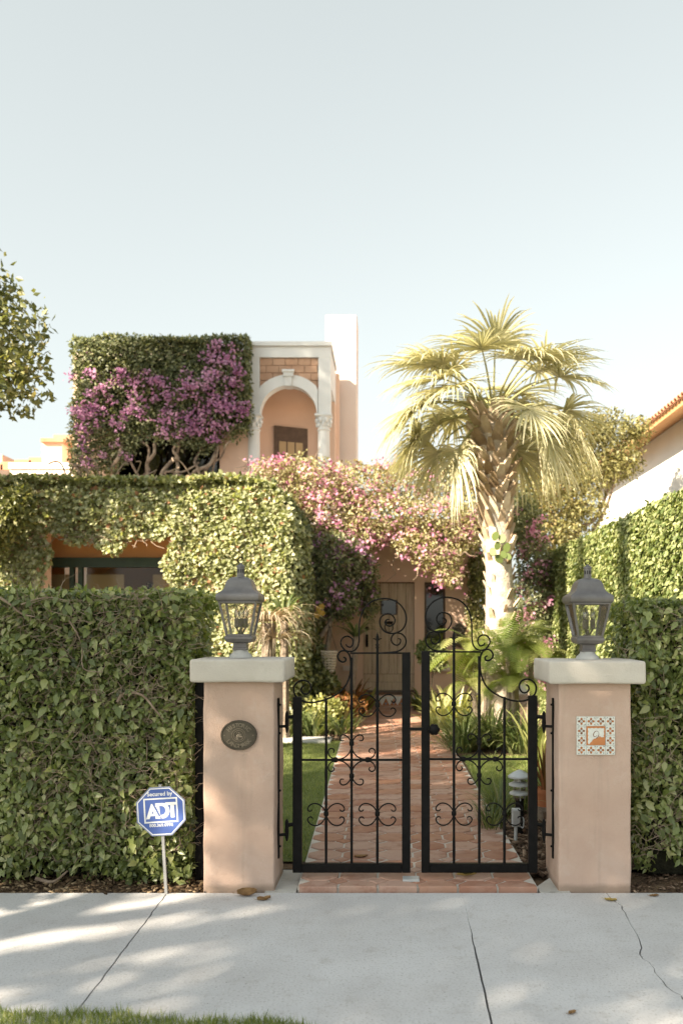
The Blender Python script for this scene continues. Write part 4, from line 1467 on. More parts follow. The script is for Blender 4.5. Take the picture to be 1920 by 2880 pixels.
# iron letter box with crest
bx = (1292 - VX) * (EY - .05) / F
bz = CZ + (1770 - 1818) * EY / F
mbx = thing('letter_box', 'ornate dark metal letter box with crest on the entrance wall', 'mailbox', (bx, EY - .06, bz))
MB().box(bx - .12, bx + .12, EY - .11, EY - .001, bz + .02, bz + .36, 0, .008, 2).build('body', M['bronze'], mbx)
m = MB().box(bx - .155, bx + .155, EY - .13, EY - .001, bz + .361, bz + .40, 0, .008, 1)
m.prism([(bx - .12 + .24 * k / 10, EY - .12, bz + .40 + .085 * math.sin(math.pi * k / 10)) for k in range(11)], (0, .09, 0))
m.build('crest', M['bronze'], mbx)
m = MB()
for s in (-1, 1):
    m.tube(smooth_path([(bx + s * .01, EY - .115, bz + .28), (bx + s * .07, EY - .12, bz + .30), (bx + s * .08, EY - .12, bz + .22), (bx + s * .03, EY - .12, bz + .20), (bx + s * .03, EY - .12, bz + .25)], 4), .012, 6)
    m.tube(smooth_path([(bx + s * .01, EY - .115, bz + .18), (bx + s * .08, EY - .12, bz + .14), (bx + s * .06, EY - .12, bz + .06), (bx, EY - .115, bz + .05)], 4), .012, 6)
m.lathe([(-.05, .004), (-.03, .03), (.0, .06), (.02, .02)], (bx, EY - .06, bz + .02), 8)
m.build('scroll_relief', M['bronze_hi'], mbx, True)

# upper storey left of the loggia
UY = 18.1
wall('upper_wall', -6.7, -4.9 - .6, UY, UY + .3, 3.9, 7.5)
wx = ((335 - VX) * UY / F, (618 - VX) * UY / F)
wzt = CZ + (1770 - 1230) * UY / F
wall('upper_wall', -5.5, wx[0], UY, UY + .3, 3.9, 7.5)
wall('upper_wall', wx[1], -2.972, UY, UY + .3, 3.9, 7.5)
wall('upper_wall', wx[0], wx[1], UY, UY + .3, wzt, 7.5)
wall('upper_wall', -6.7, -6.4, UY + .3, 22, 3.9, 7.5)
wall('upper_roof', -6.72, -1.6, UY + .02, 22, 7.5, 7.6, 'pale')
uw = wall('upper_window', wx[0], wx[1], UY + .1, UY + .16, wzt - .1, wzt, 'iron')
for xm in (wx[0] + .04, (wx[0] + wx[1]) / 2, wx[1] - .04):
    wall('mullion', xm - .035, xm + .035, UY + .1, UY + .16, 4.08, wzt - .1, 'iron', uw)
MB().add([(wx[0], UY + .14, 4.08), (wx[1], UY + .14, 4.08), (wx[1], UY + .14, wzt - .1), (wx[0], UY + .14, wzt - .1)], [(0, 1, 2, 3)]).build('pane', M['dark_glass'], uw)
wall('dark_room', wx[0] - .3, wx[1] + .3, UY + 1.6, UY + 1.7, 3.9, 7.2, 'dark')

# loggia with one arch
LY = 18.0
q = LY / F
lx = lambda px: (px - VX) * q
lz = lambda py: CZ + (1770 - py) * q
LG = wall('loggia', lx(699), lx(929.5), LY, LY + .26, lz(1004.6), lz(974), 'white')
wall('cornice', lx(696), lx(933), LY - .05, LY + 1.75, lz(973.6), lz(962), 'white', LG)
wall('pier', lx(699), lx(729.6), LY + .002, LY + .26, lz(1163), lz(1004.7), 'white', LG)
wall('pier', lx(895), lx(929.5), LY + .002, LY + .26, lz(1163), lz(1004.7), 'white', LG)
m = MB()
acx, acz = 810.5, 1163.0
N_ = 28
for k in range(N_):
    quad = []
    for a in (math.pi * k / N_, math.pi * (k + 1) / N_):
        ro = min(110.0, 82.7 / max(1e-6, abs(math.cos(a))))
        quad.append((a, ro))
    (a0, r0), (a1, r1) = quad
    pts = [(acx + 79.5 * math.cos(a0), acz - 79.5 * math.sin(a0)), (acx + r0 * math.cos(a0), acz - r0 * math.sin(a0)),
           (acx + r1 * math.cos(a1), acz - r1 * math.sin(a1)), (acx + 79.5 * math.cos(a1), acz - 79.5 * math.sin(a1))]
    m.prism([(lx(x), LY + .004, lz(z)) for x, z in pts], (0, .25, 0))
m.build('arch_ring', M['white'], LG)
wall('spandrel', lx(729.6), lx(895), LY + .09, LY + .2, lz(1050), lz(1004.7), 'mortar', LG)
for r in range(4):
    z1_ = 1005.5 + r * 21
    z0_ = z1_ + 20
    x = 730.3 - (0 if r % 2 == 0 else 18)
    while x < 894.5:
        w = 36
        a, b = max(x, 730.3), min(x + w - .9, 894.3)
        cxm, czm = (a + b) / 2, (z0_ + z1_) / 2
        far = min(math.hypot(c_[0] - acx, c_[1] - acz) for c_ in ((a, z0_), (b, z0_), (cxm, z0_)))
        if b - a > 4 and far > 84:
            MB().box(lx(a), lx(b), LY + .035 + random.uniform(0, .012), LY + .089, lz(z0_), lz(z1_), 0, .006, 1).build('brick', M['brick'], LG)
        x += w
m = MB()
m.prism([(lx(796), LY - .06, lz(1042)), (lx(826), LY - .06, lz(1042)), (lx(824), LY - .06, lz(1060)), (lx(798), LY - .06, lz(1060))], (0, .3, 0))
m.prism([(lx(800), LY - .035, lz(1060)), (lx(822), LY - .035, lz(1060)), (lx(820), LY - .035, lz(1086)), (lx(802), LY - .035, lz(1086))], (0, .28, 0))
m.tube([(lx(794), LY - .05, lz(1045)), (lx(828), LY - .05, lz(1045))], .035, 8)
m.build('keystone', M['white'], LG)
for px in (711.5, 909):
    c = (lx(px), LY + .13, 0)
    MB().lathe([(4.0, .14), (4.3, .14), (lz(1210), .122), (lz(1208), .14), (lz(1205), .14), (lz(1203), .12)], c, 20).build('column', M['white'], LG, True)
    cp = MB().lathe([(lz(1203), .12), (lz(1190), .125), (lz(1176), .15), (lz(1170), .165)], c, 16)
    for k in range(8):
        for (zz, rr_, s) in ((lz(1192), .135, .045), (lz(1180), .155, .05)):
            a = 2 * math.pi * (k + (.5 if zz > lz(1186) else 0)) / 8
            cp.lathe([(-s, s * .5), (-s * .3, s * .75), (s * .4, s * .7), (s, s * .2)], (c[0] + rr_ * math.cos(a), c[1] + rr_ * math.sin(a), zz), 6)
    cp.box(c[0] - .18, c[0] + .18, c[1] - .17, c[1] + .17, lz(1170), lz(1163.3), 0, .01, 1)
    cp.build('capital', M['white'], LG, True)
# inside of the loggia
bk = MB()
a, b = Vector((lx(699), 18.95, 0)), Vector((lx(940), 19.75, 0))
bk.prism([(a.x, a.y, 3.9), (b.x, b.y, 3.9), (b.x, b.y, 7.6), (a.x, a.y, 7.6)], (0, .12, 0))
bk.build('back_wall', M['house'], LG)
wall('ceiling', lx(700), lx(929), LY + .262, 19.7, 7.25, 7.4, 'house', LG)
wall('left_wall', lx(699) - .1, lx(699), LY + .3, 19.0, 3.9, 7.6, 'house', LG)
wall('side_beam', lx(929.5) - .2, lx(929.5), LY + .262, 19.7, 6.85, 7.6, 'white', LG)
wall('side_post', lx(929.5) - .2, lx(929.5), 19.35, 19.7, 3.9, 6.85, 'house', LG)
wall('floor', lx(699), lx(929.5), LY, 19.7, 3.9, 4.0, 'pale', LG)
# loggia door on the slanting back wall
d = (b - a).normalized()
nrm = Vector((d.y, -d.x, 0))
def onwall(px, py):
    """pixel on the slanting wall"""
    ray = Vector(((px - VX) / F, 1.0, (1770 - py) / F))
    t = (a - Vector((0, 0, 0))).dot(nrm) / ray.dot(nrm)
    return Vector((0, 0, CZ)) + ray * t
c0, c1 = onwall(770, 1215), onwall(863, 1215)
c0.z = 4.0; c1.z = 4.0
zt = onwall(790, 1200).z
ld = MB()
ld.prism([c0 + Vector((0, 0, 0)), c1, c1 + Vector((0, 0, zt - 4)), c0 + Vector((0, 0, zt - 4))], nrm * .05)
LD = ld.build('loggia_door', M['dark_wood'], LG)
u_ = (c1 - c0).normalized()
wL = (c1 - c0).length
for k in range(3):
    a0, a1 = wL * (.14 + .25 * k), wL * (.14 + .25 * k + .21)
    for z0_, z1_ in ((zt - .62, zt - .34), (zt - .95, zt - .67), (4.3, zt - 1.0)):
        pz = [c0 + u_ * a0 + nrm * .055, c0 + u_ * a1 + nrm * .055]
        MB().add([pz[0] + Vector((0, 0, z0_ - 4)), pz[1] + Vector((0, 0, z0_ - 4)), pz[1] + Vector((0, 0, z1_ - 4)), pz[0] + Vector((0, 0, z1_ - 4))], [(0, 1, 2, 3)]).build('loggia_pane', M['lit_tan'], LG)
# ------------------------------------------------------------------ chimney behind the loggia
ch = MB().box((915 - VX) * 20 / F, (1003 - VX) * 20 / F, 20.0, 20.9, 0, CZ + (1770 - 885) * 20 / F, 0, .02, 1).build('chimney', M['pale'], HS)

# ------------------------------------------------------------------ neighbours
nb = thing('neighbour_house', 'white neighbouring house with terracotta barrel tile eave beyond the ivy wall', 'house', (6.5, 18, 0))
M['bright'] = surf('white_wall', (0.74, 0.73, 0.70), (0.80, 0.79, 0.77), 1.0, 40, 0.9, 0.2)
MB().box(6.4, 12, 9, 26, 0, 6.3).build('wall', M['bright'], nb)
MB().prism([(5.75, 8.6, 6.10), (5.75, 8.6, 6.24), (12, 8.6, 8.7), (12, 8.6, 8.5), (6.39, 8.6, 6.31)], (0, 17.8, 0)).build('roof', M['orange'], nb)
m = bpy.data.meshes.new('roof_tile')
vs, fs = [], []
for i, xx in enumerate((0.0, 1.3)):
    for k in range(7):
        a_ = math.pi * k / 6
        vs.append((xx, -.085 * math.cos(a_), .075 * math.sin(a_)))
    for k in range(7):
        a_ = math.pi * k / 6
        vs.append((xx, -.065 * math.cos(a_), .055 * math.sin(a_)))
for k in range(6):
    fs += [(k, k + 1, 14 + k + 1, 14 + k), (7 + k + 1, 7 + k, 21 + k, 21 + k + 1), (k + 1, k, 7 + k, 7 + k + 1)]
m.from_pydata(vs, [], fs)
m.materials.append(M['roof_tile'])
y = 12.0
while y < 26:
    o = link('roof_tile', m, nb)
    o.location = Vector((5.66, y, 6.215)) - wloc(nb)
    o.rotation_euler = (0, -math.atan(.394), 0)
    y += .205
MB().box(6.36, 6.398, 15.2, 16.4, 3.6, 5.2).build('window_trim', M['orange'], nb)

ln = thing('neighbour_parapet', 'pale parapet with white coping and orange chimney beyond the creeper wing', 'building', (-7.5, 20, 0))
Q = lambda px, py, Y=19.5: XZ(px, py, Y)
def pbox(name, x0, y0, x1, y1, mat, Y=19.5, d=1.0, bev=.01, par=ln):
    (a, zb), (b, zt_) = Q(x0, y1, Y), Q(x1, y0, Y)
    return MB().box(a, b, Y, Y + d, zb, zt_, 0, bev, 1).build(name, M[mat], par)
pbox('parapet', 28, 1319, 230, 1900, 'pale')
pbox('coping', 24, 1301, 235, 1318.6, 'white', 19.45, 1.1)
pbox('chimney_stack', 118, 1244, 176, 1300.5, 'house', 19.7, .5)
pbox('chimney_cap', 114, 1232, 180, 1243.6, 'roof_tile', 19.6, .75)
pbox('chimney_stack', 150, 1222, 215, 1300, 'brick', 20.3, .5)
pbox('wall', -60, 1278, 8, 1900, 'house', 21.5)
pbox('wall', -80, 1322, 27, 1900, 'dark_wood', 20.2)
rf = MB()
for k in range(4):
    (xa, za), (xb, zb) = Q(-40 + 40 * k, 1318 - 6 * k, 20.6), Q(10 + 40 * k, 1304 - 6 * k, 20.6)
    rf.box(xa, xb, 20.6, 21.6, za - .1, zb, 0, .02, 1)
rf.build('roof', M['roof_tile'], ln)

# ------------------------------------------------------------------ ivy wall on the right
iw = thing('ivy_wall', 'tall garden wall fully covered in small leaved ivy behind the right post', 'wall', (3.1, 12, 0))
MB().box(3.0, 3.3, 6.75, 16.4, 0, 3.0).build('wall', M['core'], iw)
n = 66000
y = RNG.uniform(6.75, 16.45, n); z = 3.1 * RNG.random(n) ** .92
p = np.stack([np.full(n, 3.0), y, z], 1)
p[:, 0] += -0.05 - .05 * vnoise(p, 2.6, 1) - RNG.random(n) * .09
topk = RNG.random(n) < .10
p[topk, 2] = 3.02 + .05 * RNG.random(topk.sum()) + .03 * vnoise(p[topk], 3, 2)
p[topk, 0] = RNG.uniform(2.92, 3.35, topk.sum())
out = np.tile([-1.0, 0, 0], (n, 1)); out[topk] = [-.3, 0, 1]
endk = RNG.random(n) < .05
ax, nr = hang(n, out, .9, .3, .5, 1.0, .35, .35)
leaves('foliage', p, ax, nr, RNG.uniform(.036, .07, n), LEAF_RND, M['ivy'], iw)
# ------------------------------------------------------------------ clipped hedges by the street
def hedge(label, x0, x1, y0, depth, ztop, n, nleaf, nt, seed, endside, low):
    """low(x): height of the leaf skirt at x"""
    random.seed(seed)
    t = thing('hedge', label, 'hedge', ((x0 + x1) / 2, y0 + depth / 2, 0), 'clipped hedges along the sidewalk')
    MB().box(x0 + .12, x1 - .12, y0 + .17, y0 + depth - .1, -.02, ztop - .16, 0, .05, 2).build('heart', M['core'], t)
    W, A = x1 - x0, []
    k1, k2, k3 = int(n * .74), int(n * .16), int(n * .10)
    # front
    x = RNG.uniform(x0, x1, k1); z = RNG.uniform(0.0, ztop, k1)
    p1 = np.stack([x, np.full(k1, y0), z], 1)
    dep = RNG.random(k1) ** 1.4 * .19
    p1[:, 1] += dep + .045 * vnoise(p1, 3.1, seed) + .02 * vnoise(p1, 9, seed) + .05 * np.clip((z - ztop + .18) / .18, 0, 1) ** 2
    keep = z > np.array([low(a) for a in x]) + .05 * RNG.normal(size=k1)
    o1 = np.tile([0, -1.0, 0], (k1, 1))
    p1, o1 = p1[keep], o1[keep]
    # top
    x = RNG.uniform(x0, x1, k2); y = RNG.uniform(y0 + .03, y0 + depth, k2)
    p2 = np.stack([x, y, np.full(k2, ztop)], 1)
    p2[:, 2] += -RNG.random(k2) * .10 + .02 * vnoise(p2, 4, seed)
    o2 = np.tile([0, 0, 1.0], (k2, 1))
    # free end
    xe = x1 if endside > 0 else x0
    y = RNG.uniform(y0 + .02, y0 + depth, k3); z = RNG.uniform(.05, ztop, k3)
    p3 = np.stack([np.full(k3, xe), y, z], 1)
    p3[:, 0] -= endside * (RNG.random(k3) * .12 + .03 + .04 * vnoise(p3, 4, seed))
    o3 = np.tile([float(endside), 0, 0], (k3, 1))
    p = np.concatenate([p1, p2, p3]); o = np.concatenate([o1, o2, o3])
    m = len(p)
    ax, nr = hang(m, o, .55, .25, .7, .75, .55, .5)
    size = RNG.uniform(.032, .07, m)
    tone = np.clip(RNG.random(m) ** 1.2 * .85 + .18 * vnoise(p, 2.3, seed + 1) + .12 * vnoise(p, 7, seed) + .1, 0, 1)
    leaves('foliage', p, ax, nr, size, LEAF_HI, M['hedge'], t, tone)
    # the largest leaves of the face, one by one
    protos = []
    for k in range(6):
        pr = leaf_mesh('leaf', np.zeros((1, 3)), np.array([[0, 1.0, 0]]), np.array([[0, 0, 1.0]]), [1.0], LEAF_HI, np.array([.2 + .13 * k]), M['hedge'])
        protos.append(pr)
    cnt = 0
    while cnt < nleaf:
        x_, z_ = random.uniform(max(x0, -2.55), min(x1, 2.6)), random.uniform(.1, ztop - .03)
        if z_ < low(x_):
            continue
        cnt += 1
        q = np.array([[x_, y0, z_]])
        q[0, 1] += -.005 + .045 * vnoise(q, 3.1, seed)[0] + .02 * vnoise(q, 9, seed)[0]
        a1, n1 = hang(1, np.array([[0, -1.0, 0]]), .6, .3, .55, .9, .45, .35)
        X, Y_, Z = frames(a1, n1)
        s = random.uniform(.065, .10)
        ob = link('leaf', random.choice(protos), t)
        mt = Matrix(((X[0][0] * s, Y_[0][0] * s, Z[0][0] * s, q[0][0] - t.location.x), (X[0][1] * s, Y_[0][1] * s, Z[0][1] * s, q[0][1] - t.location.y),
                     (X[0][2] * s, Y_[0][2] * s, Z[0][2] * s, q[0][2] - t.location.z), (0, 0, 0, 1)))
        ob.matrix_local = mt
    # pale twigs showing through
    tw = MB()
    for k in range(nt):
        x_, z_ = random.uniform(max(x0, -2.7), min(x1, 2.9)), random.uniform(.12, ztop - .06)
        L = random.uniform(.08, .34)
        a = random.uniform(-.6, 3.6)
        d = Vector((math.cos(a), random.uniform(-.25, .15), abs(math.sin(a)) * .9)).normalized()
        p0 = Vector((x_, y0 + random.uniform(-.01, .06), z_))
        pts = crooked(p0, p0 + d * L, 5, .07)
        r = random.uniform(.0012, .0034)
        tw.tube(pts, [r * (1 - .6 * i / 5) for i in range(6)], 5)
        if random.random() < .6:
            b = pts[3]
            d2 = (d + Vector((random.gauss(0, .6), random.gauss(0, .2), random.gauss(0, .6)))).normalized()
            tw.tube(crooked(b, b + d2 * L * .5, 4, .08), [r * .6, r * .55, r * .5, r * .4, r * .3], 4)
    tw.build('twigs', M['twig'], t, True, 'stuff')
    return t

hl = hedge('long dense clipped hedge left of the plaque post', -4.2, -1.325, 5.72, 1.0, 1.965, 42000, 300, 800, 3, 1,
           lambda x: .02 + .05 * math.sin(x * 5))
hr = hedge('clipped hedge right of the number tile post', 1.66, 4.2, 5.74, 1.0, 1.90, 32000, 220, 420, 8, -1,
           lambda x: .33 + .10 * math.sin(x * 4.5 + 1) - (.12 if 1.85 < x < 2.1 else 0))
# a few stout crooked limbs in the left hedge
m = MB()
for pts, r in (([(330, 1975), (350, 1950), (400, 1955), (440, 2000), (475, 2040), (520, 2060)], .011), ([(0, 1680), (30, 1700), (60, 1725), (100, 1735)], .010),
               ([(195, 1745), (230, 1810), (235, 1880), (290, 1890)], .006), ([(100, 2470), (150, 2480), (190, 2450)], .014), ([(60, 1700), (130, 1680), (190, 1690)], .006)):
    pp = smooth_path([P(x * 1.0 - 200 if False else x, y, 5.71 + .02 * math.sin(i * 2)) for i, (x, y) in enumerate(pts)], 4)
    k = len(pp)
    MB().tube(pp, [r * (1 - .65 * i / k) for i in range(k)], 7).build('limb', M['twig'], hl, True)


# ------------------------------------------------------------------ creeper over the front wing
cr = thing('creeper', 'pale green small leaved creeper blanketing the front wing of the house', 'creeper', (-3.5, 13.4, 0))
n = 46000
x = RNG.uniform(-7.4, -1.30, n); z = RNG.uniform(.2, 4.2, n)
p = np.stack([x, np.full(n, 13.42), z], 1)
nb_ = vnoise(p, 1.3, 3)
top = 4.03 + .06 * vnoise(p, 2.2, 5) - .85 * np.clip((x + 2.15) / .80, 0, 1) ** 2.6
keep = (z < top)
# ragged hole in front of the window
edge = 3.08 + .10 * np.sin(x * 3.3 + .5) + .06 * np.sin(x * 9.1) + .10 * np.clip(1 - abs(x + 4.35) / .3, 0, 1) * -1
sl, sr = -5.42 + .12 * np.sin(z * 5), -3.46 + .10 * np.sin(z * 6 + 1)
keep &= ~((z < edge) & (z > .9) & (x > sl) & (x < sr))
p = p[keep]; m_ = len(p)
p[:, 1] += -.06 - .16 * (vnoise(p, 1.3, 3) * .6 + vnoise(p, 4.1, 4) * .4) + .10 * RNG.random(m_) ** 1.5 + .35 * np.clip((p[:, 2] - 3.75) / .35, 0, 1) ** 2 + .5 * np.clip((p[:, 0] + 1.62) / .35, 0, 1) ** 2
out = np.tile([0, -1.0, 0.1], (m_, 1))
out[:, 2] += np.clip((p[:, 2] - 3.6) / .4, 0, 1)
out[:, 0] += np.clip((p[:, 0] + 1.7) / .3, 0, 1)
ax, nr = hang(m_, unit(out), .5, .35, .7, .8, .4, .45)
tone = np.clip(RNG.random(m_) * .85 + .1 + .12 * vnoise(p, 3, 6), 0, .95)
tone[RNG.random(m_) < .035] = 1.0
leaves('foliage', p, ax, nr, RNG.uniform(.05, .095, m_), LEAF_RND, M['creeper'], cr, tone)
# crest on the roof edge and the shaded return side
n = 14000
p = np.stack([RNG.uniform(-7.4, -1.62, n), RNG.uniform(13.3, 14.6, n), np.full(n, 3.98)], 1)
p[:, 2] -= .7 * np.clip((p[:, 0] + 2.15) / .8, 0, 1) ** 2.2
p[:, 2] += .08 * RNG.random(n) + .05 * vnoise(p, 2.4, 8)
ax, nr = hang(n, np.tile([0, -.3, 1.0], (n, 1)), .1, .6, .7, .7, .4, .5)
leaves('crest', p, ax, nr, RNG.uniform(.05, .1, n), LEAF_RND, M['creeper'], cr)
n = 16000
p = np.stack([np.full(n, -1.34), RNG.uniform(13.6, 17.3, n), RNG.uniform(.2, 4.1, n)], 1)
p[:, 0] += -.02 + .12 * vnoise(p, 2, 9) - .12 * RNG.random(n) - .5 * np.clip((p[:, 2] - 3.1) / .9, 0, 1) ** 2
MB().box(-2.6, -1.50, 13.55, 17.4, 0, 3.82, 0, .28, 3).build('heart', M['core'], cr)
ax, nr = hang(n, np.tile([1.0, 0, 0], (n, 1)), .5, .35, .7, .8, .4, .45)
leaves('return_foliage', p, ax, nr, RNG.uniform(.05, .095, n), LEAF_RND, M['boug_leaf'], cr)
m = MB()
random.seed(12)
for k in range(14):
    x_ = random.uniform(-5.2, -2.2)
    a = Vector((x_, 13.5, 4.05)); b = a + Vector((random.uniform(-.3, .3), random.uniform(-.25, .1), random.uniform(.12, .36)))
    c = b + Vector((random.uniform(-.12, .25), -.05, random.uniform(-.15, .05)))
    m.tube(smooth_path([a, a.lerp(b, .6) + Vector((.03, 0, .05)), b, c], 4), .011, 5)
for k in range(40):
    x_ = random.uniform(-5.3, -3.4)
    a = Vector((x_, 13.42, 3.15)); b = a + Vector((random.uniform(-.4, .4), -.05, random.uniform(-.2, .05)))
    m.tube(crooked(a, b, 4, .08), .006, 4)
m.build('runners', M['twig'], cr, True, 'stuff')

# ------------------------------------------------------------------ bougainvillea on the upper storey
ub = thing('bougainvillea', 'square clipped magenta bougainvillea on the upper storey beside the loggia', 'bougainvillea', (-4.7, 17.7, 4.08))
BY = 17.55
def under(px):
    return np.interp(px, [190, 225, 300, 345, 400, 480, 560, 600, 630, 660, 705], [1335, 1345, 1330, 1290, 1225, 1232, 1262, 1250, 1225, 1212, 1195])
n = 30000
px = RNG.uniform(193, 702, n); py = RNG.uniform(942, 1350, n)
depthn = RNG.random(n) ** 1.5 * .35
p = np.stack([(px - VX) * BY / F, np.full(n, BY), CZ + (VY - py) * BY / F], 1)
p[:, 1] += depthn - .18 * vnoise(p, 1.6, 4) - .08 * vnoise(p, 4, 5)
topy = 952 - 8 * np.sin(px / 60) - .012 * (px - 200) + 5 * vnoise(p, 6, 2)
lef = 200 + 7 * np.sin(py / 40) - .02 * (py - 950)
keep = (py < under(px) + 12 * RNG.normal(size=n)) & (py > topy) & (px > lef)
p, px, py = p[keep], px[keep], py[keep]
m_ = len(p)
ax, nr = hang(m_, np.tile([0, -1.0, .25], (m_, 1)), .35, .4, .8, .7, .5, .55)
leaves('foliage', p, ax, nr, RNG.uniform(.06, .11, m_), LEAF_LO, M['boug_leaf'], ub)
nt_n = 7000
pt = np.stack([RNG.uniform(-6.5, -2.9, nt_n), RNG.uniform(17.5, 18.7, nt_n), np.full(nt_n, 7.62) + .1 * RNG.random(nt_n)], 1)
pt[:, 2] += .05 * vnoise(pt, 3, 7)
ax, nr = hang(nt_n, np.tile([0, 0, 1.0], (nt_n, 1)), .1, .6, .8, .6, .4, .5)
leaves('top_foliage', pt, ax, nr, RNG.uniform(.06, .11, nt_n), LEAF_LO, M['boug_leaf'], ub)
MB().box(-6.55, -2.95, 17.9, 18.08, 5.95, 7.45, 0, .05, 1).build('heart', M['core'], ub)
# blossom heads
wgt = .05 + np.clip(1.2 * np.exp(-((px - 640) / 80) ** 2 - ((py - 1060) / 110) ** 2) + 1.0 * np.exp(-((px - 250) / 90) ** 2 - ((py - 1150) / 70) ** 2)
      + .9 * np.exp(-((px - 560) / 160) ** 2 - ((py - 1170) / 60) ** 2) + .6 * np.exp(-((px - 420) / 90) ** 2 - ((py - 1080) / 60) ** 2) + .45 * np.exp(-((px - 270) / 60) ** 2 - ((py - 1290) / 50) ** 2), 0, 2)
wgt *= (p[:, 1] < BY + .12) * np.where((py < 1040) & (px < 520), .15, 1.0)
idx = RNG.choice(m_, 160, replace=False, p=wgt / wgt.sum())
per = 22
pp = np.repeat(p[idx], per, axis=0) + RNG.normal(size=(160 * per, 3)) * [.07, .05, .055] + [0, -.07, 0]
ax, nr = hang(len(pp), np.tile([0, -1.0, .3], (len(pp), 1)), .1, .5, .9, .8, .4, .6)
tone = np.repeat(RNG.random(160), per) * .6 + RNG.random(len(pp)) * .4
leaves('bracts', pp, ax, nr, RNG.uniform(.05, .085, len(pp)), LEAF_RND, M['bract'], ub, tone)
random.seed(31)
for k, (a, b, r) in enumerate((((385, 1365), (470, 1215), .05), ((430, 1370), (395, 1240), .04), ((470, 1372), (520, 1230), .045), ((500, 1372), (505, 1250), .05), ((520, 1372), (660, 1200), .045),
                               ((545, 1372), (575, 1235), .035), ((440, 1350), (560, 1300), .028), ((330, 1370), (345, 1240), .055), ((560, 1340), (650, 1240), .03), ((400, 1350), (340, 1250), .03),
                               ((600, 1372), (610, 1240), .03), ((470, 1360), (640, 1330), .03))):
    A, B = P(a[0], a[1], BY + .25 + .1 * random.random()), P(b[0], b[1], BY + .15)
    pts = smooth_path(crooked(A, B, 5, .07), 3)
    MB().tube(pts, [r * (1 - .45 * i / len(pts)) for i in range(len(pts))], 7).build('trunk', M['bark'], ub, True)

# ------------------------------------------------------------------ bougainvillea over the entrance
db = thing('bougainvillea', 'pink flowering bougainvillea sprawling over the entrance pergola above the plank door', 'bougainvillea', (-.6, 16.4, 0))
def E(px, py, rx, ry, Y=16.2, rd=.7):
    c = P(px, py, Y)
    return (tuple(c), (rx * Y / F, rd, ry * Y / F))
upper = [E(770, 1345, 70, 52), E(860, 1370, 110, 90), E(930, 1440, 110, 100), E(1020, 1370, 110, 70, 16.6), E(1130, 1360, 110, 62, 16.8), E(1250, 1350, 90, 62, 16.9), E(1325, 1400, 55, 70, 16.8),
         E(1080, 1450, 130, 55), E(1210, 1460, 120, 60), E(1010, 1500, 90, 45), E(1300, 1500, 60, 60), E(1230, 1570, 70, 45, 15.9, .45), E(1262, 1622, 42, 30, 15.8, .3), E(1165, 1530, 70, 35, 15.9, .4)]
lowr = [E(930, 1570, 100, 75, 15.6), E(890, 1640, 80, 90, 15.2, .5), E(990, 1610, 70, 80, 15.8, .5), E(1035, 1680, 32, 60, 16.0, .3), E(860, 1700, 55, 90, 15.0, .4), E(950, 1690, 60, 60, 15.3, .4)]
p, o = ell_cloud(upper, 22000, .55, .6)
ax, nr = hang(len(p), o, .3, .4, .9, .5, .4, .7)
leaves('foliage', p, ax, nr, RNG.uniform(.05, .095, len(p)), LEAF_LO, M['boug_dry_lit'], db)
cand = p[:, 1] < 16.5
pp, oo = clumps(p[cand], o[cand], 300, 18, .06)
kx_ = VX + F * pp[:, 0] / pp[:, 1]
sel = RNG.random(len(pp)) < np.interp(kx_, [700, 900, 1050, 1150, 1350], [1, .95, .55, .5, .55])
pp, oo = pp[sel], oo[sel]
ax, nr = hang(len(pp), oo, .1, .5, .9, .8, .3, .6)
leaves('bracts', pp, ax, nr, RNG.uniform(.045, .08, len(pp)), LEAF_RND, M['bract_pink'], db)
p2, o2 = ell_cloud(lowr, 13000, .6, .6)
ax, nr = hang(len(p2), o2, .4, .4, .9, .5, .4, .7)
leaves('shaded_foliage', p2, ax, nr, RNG.uniform(.05, .095, len(p2)), LEAF_LO, M['boug_leaf'], db)  # same plant, darker leaf colour for the side in shade
fr = p2[:, 1] < 15.8
pp, oo = clumps(p2[fr], o2[fr], 85, 16, .06)
ax, nr = hang(len(pp), oo, .1, .5, .9, .8, .3, .6)
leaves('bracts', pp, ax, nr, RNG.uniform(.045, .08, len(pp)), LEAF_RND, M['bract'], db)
m = MB()
random.seed(41)
for k in range(150):
    i = random.randrange(len(p))
    a = Vector(p[i]); d = Vector((random.gauss(.2, 1), random.gauss(-.2, .5), random.gauss(-.1, .6))).normalized()
    m.tube(crooked(a, a + d * random.uniform(.25, .8), 5, .09), [.014, .013, .011, .009, .007, .004], 5)
m.build('branches', M['twig'], db, True, 'stuff')
for a, b in (((850, 2010), (880, 1560)), ((905, 2010), (930, 1560)), ((870, 2000), (960, 1620))):
    A, B = P(a[0], a[1], 15.0), P(b[0], b[1], 15.3)
    A.z = .1
    pts = smooth_path(crooked(A, B, 6, .03), 3)
    MB().tube(pts, [.06 * (1 - .5 * i / len(pts)) for i in range(len(pts))], 8).build('trunk', M['bark'], db, True)

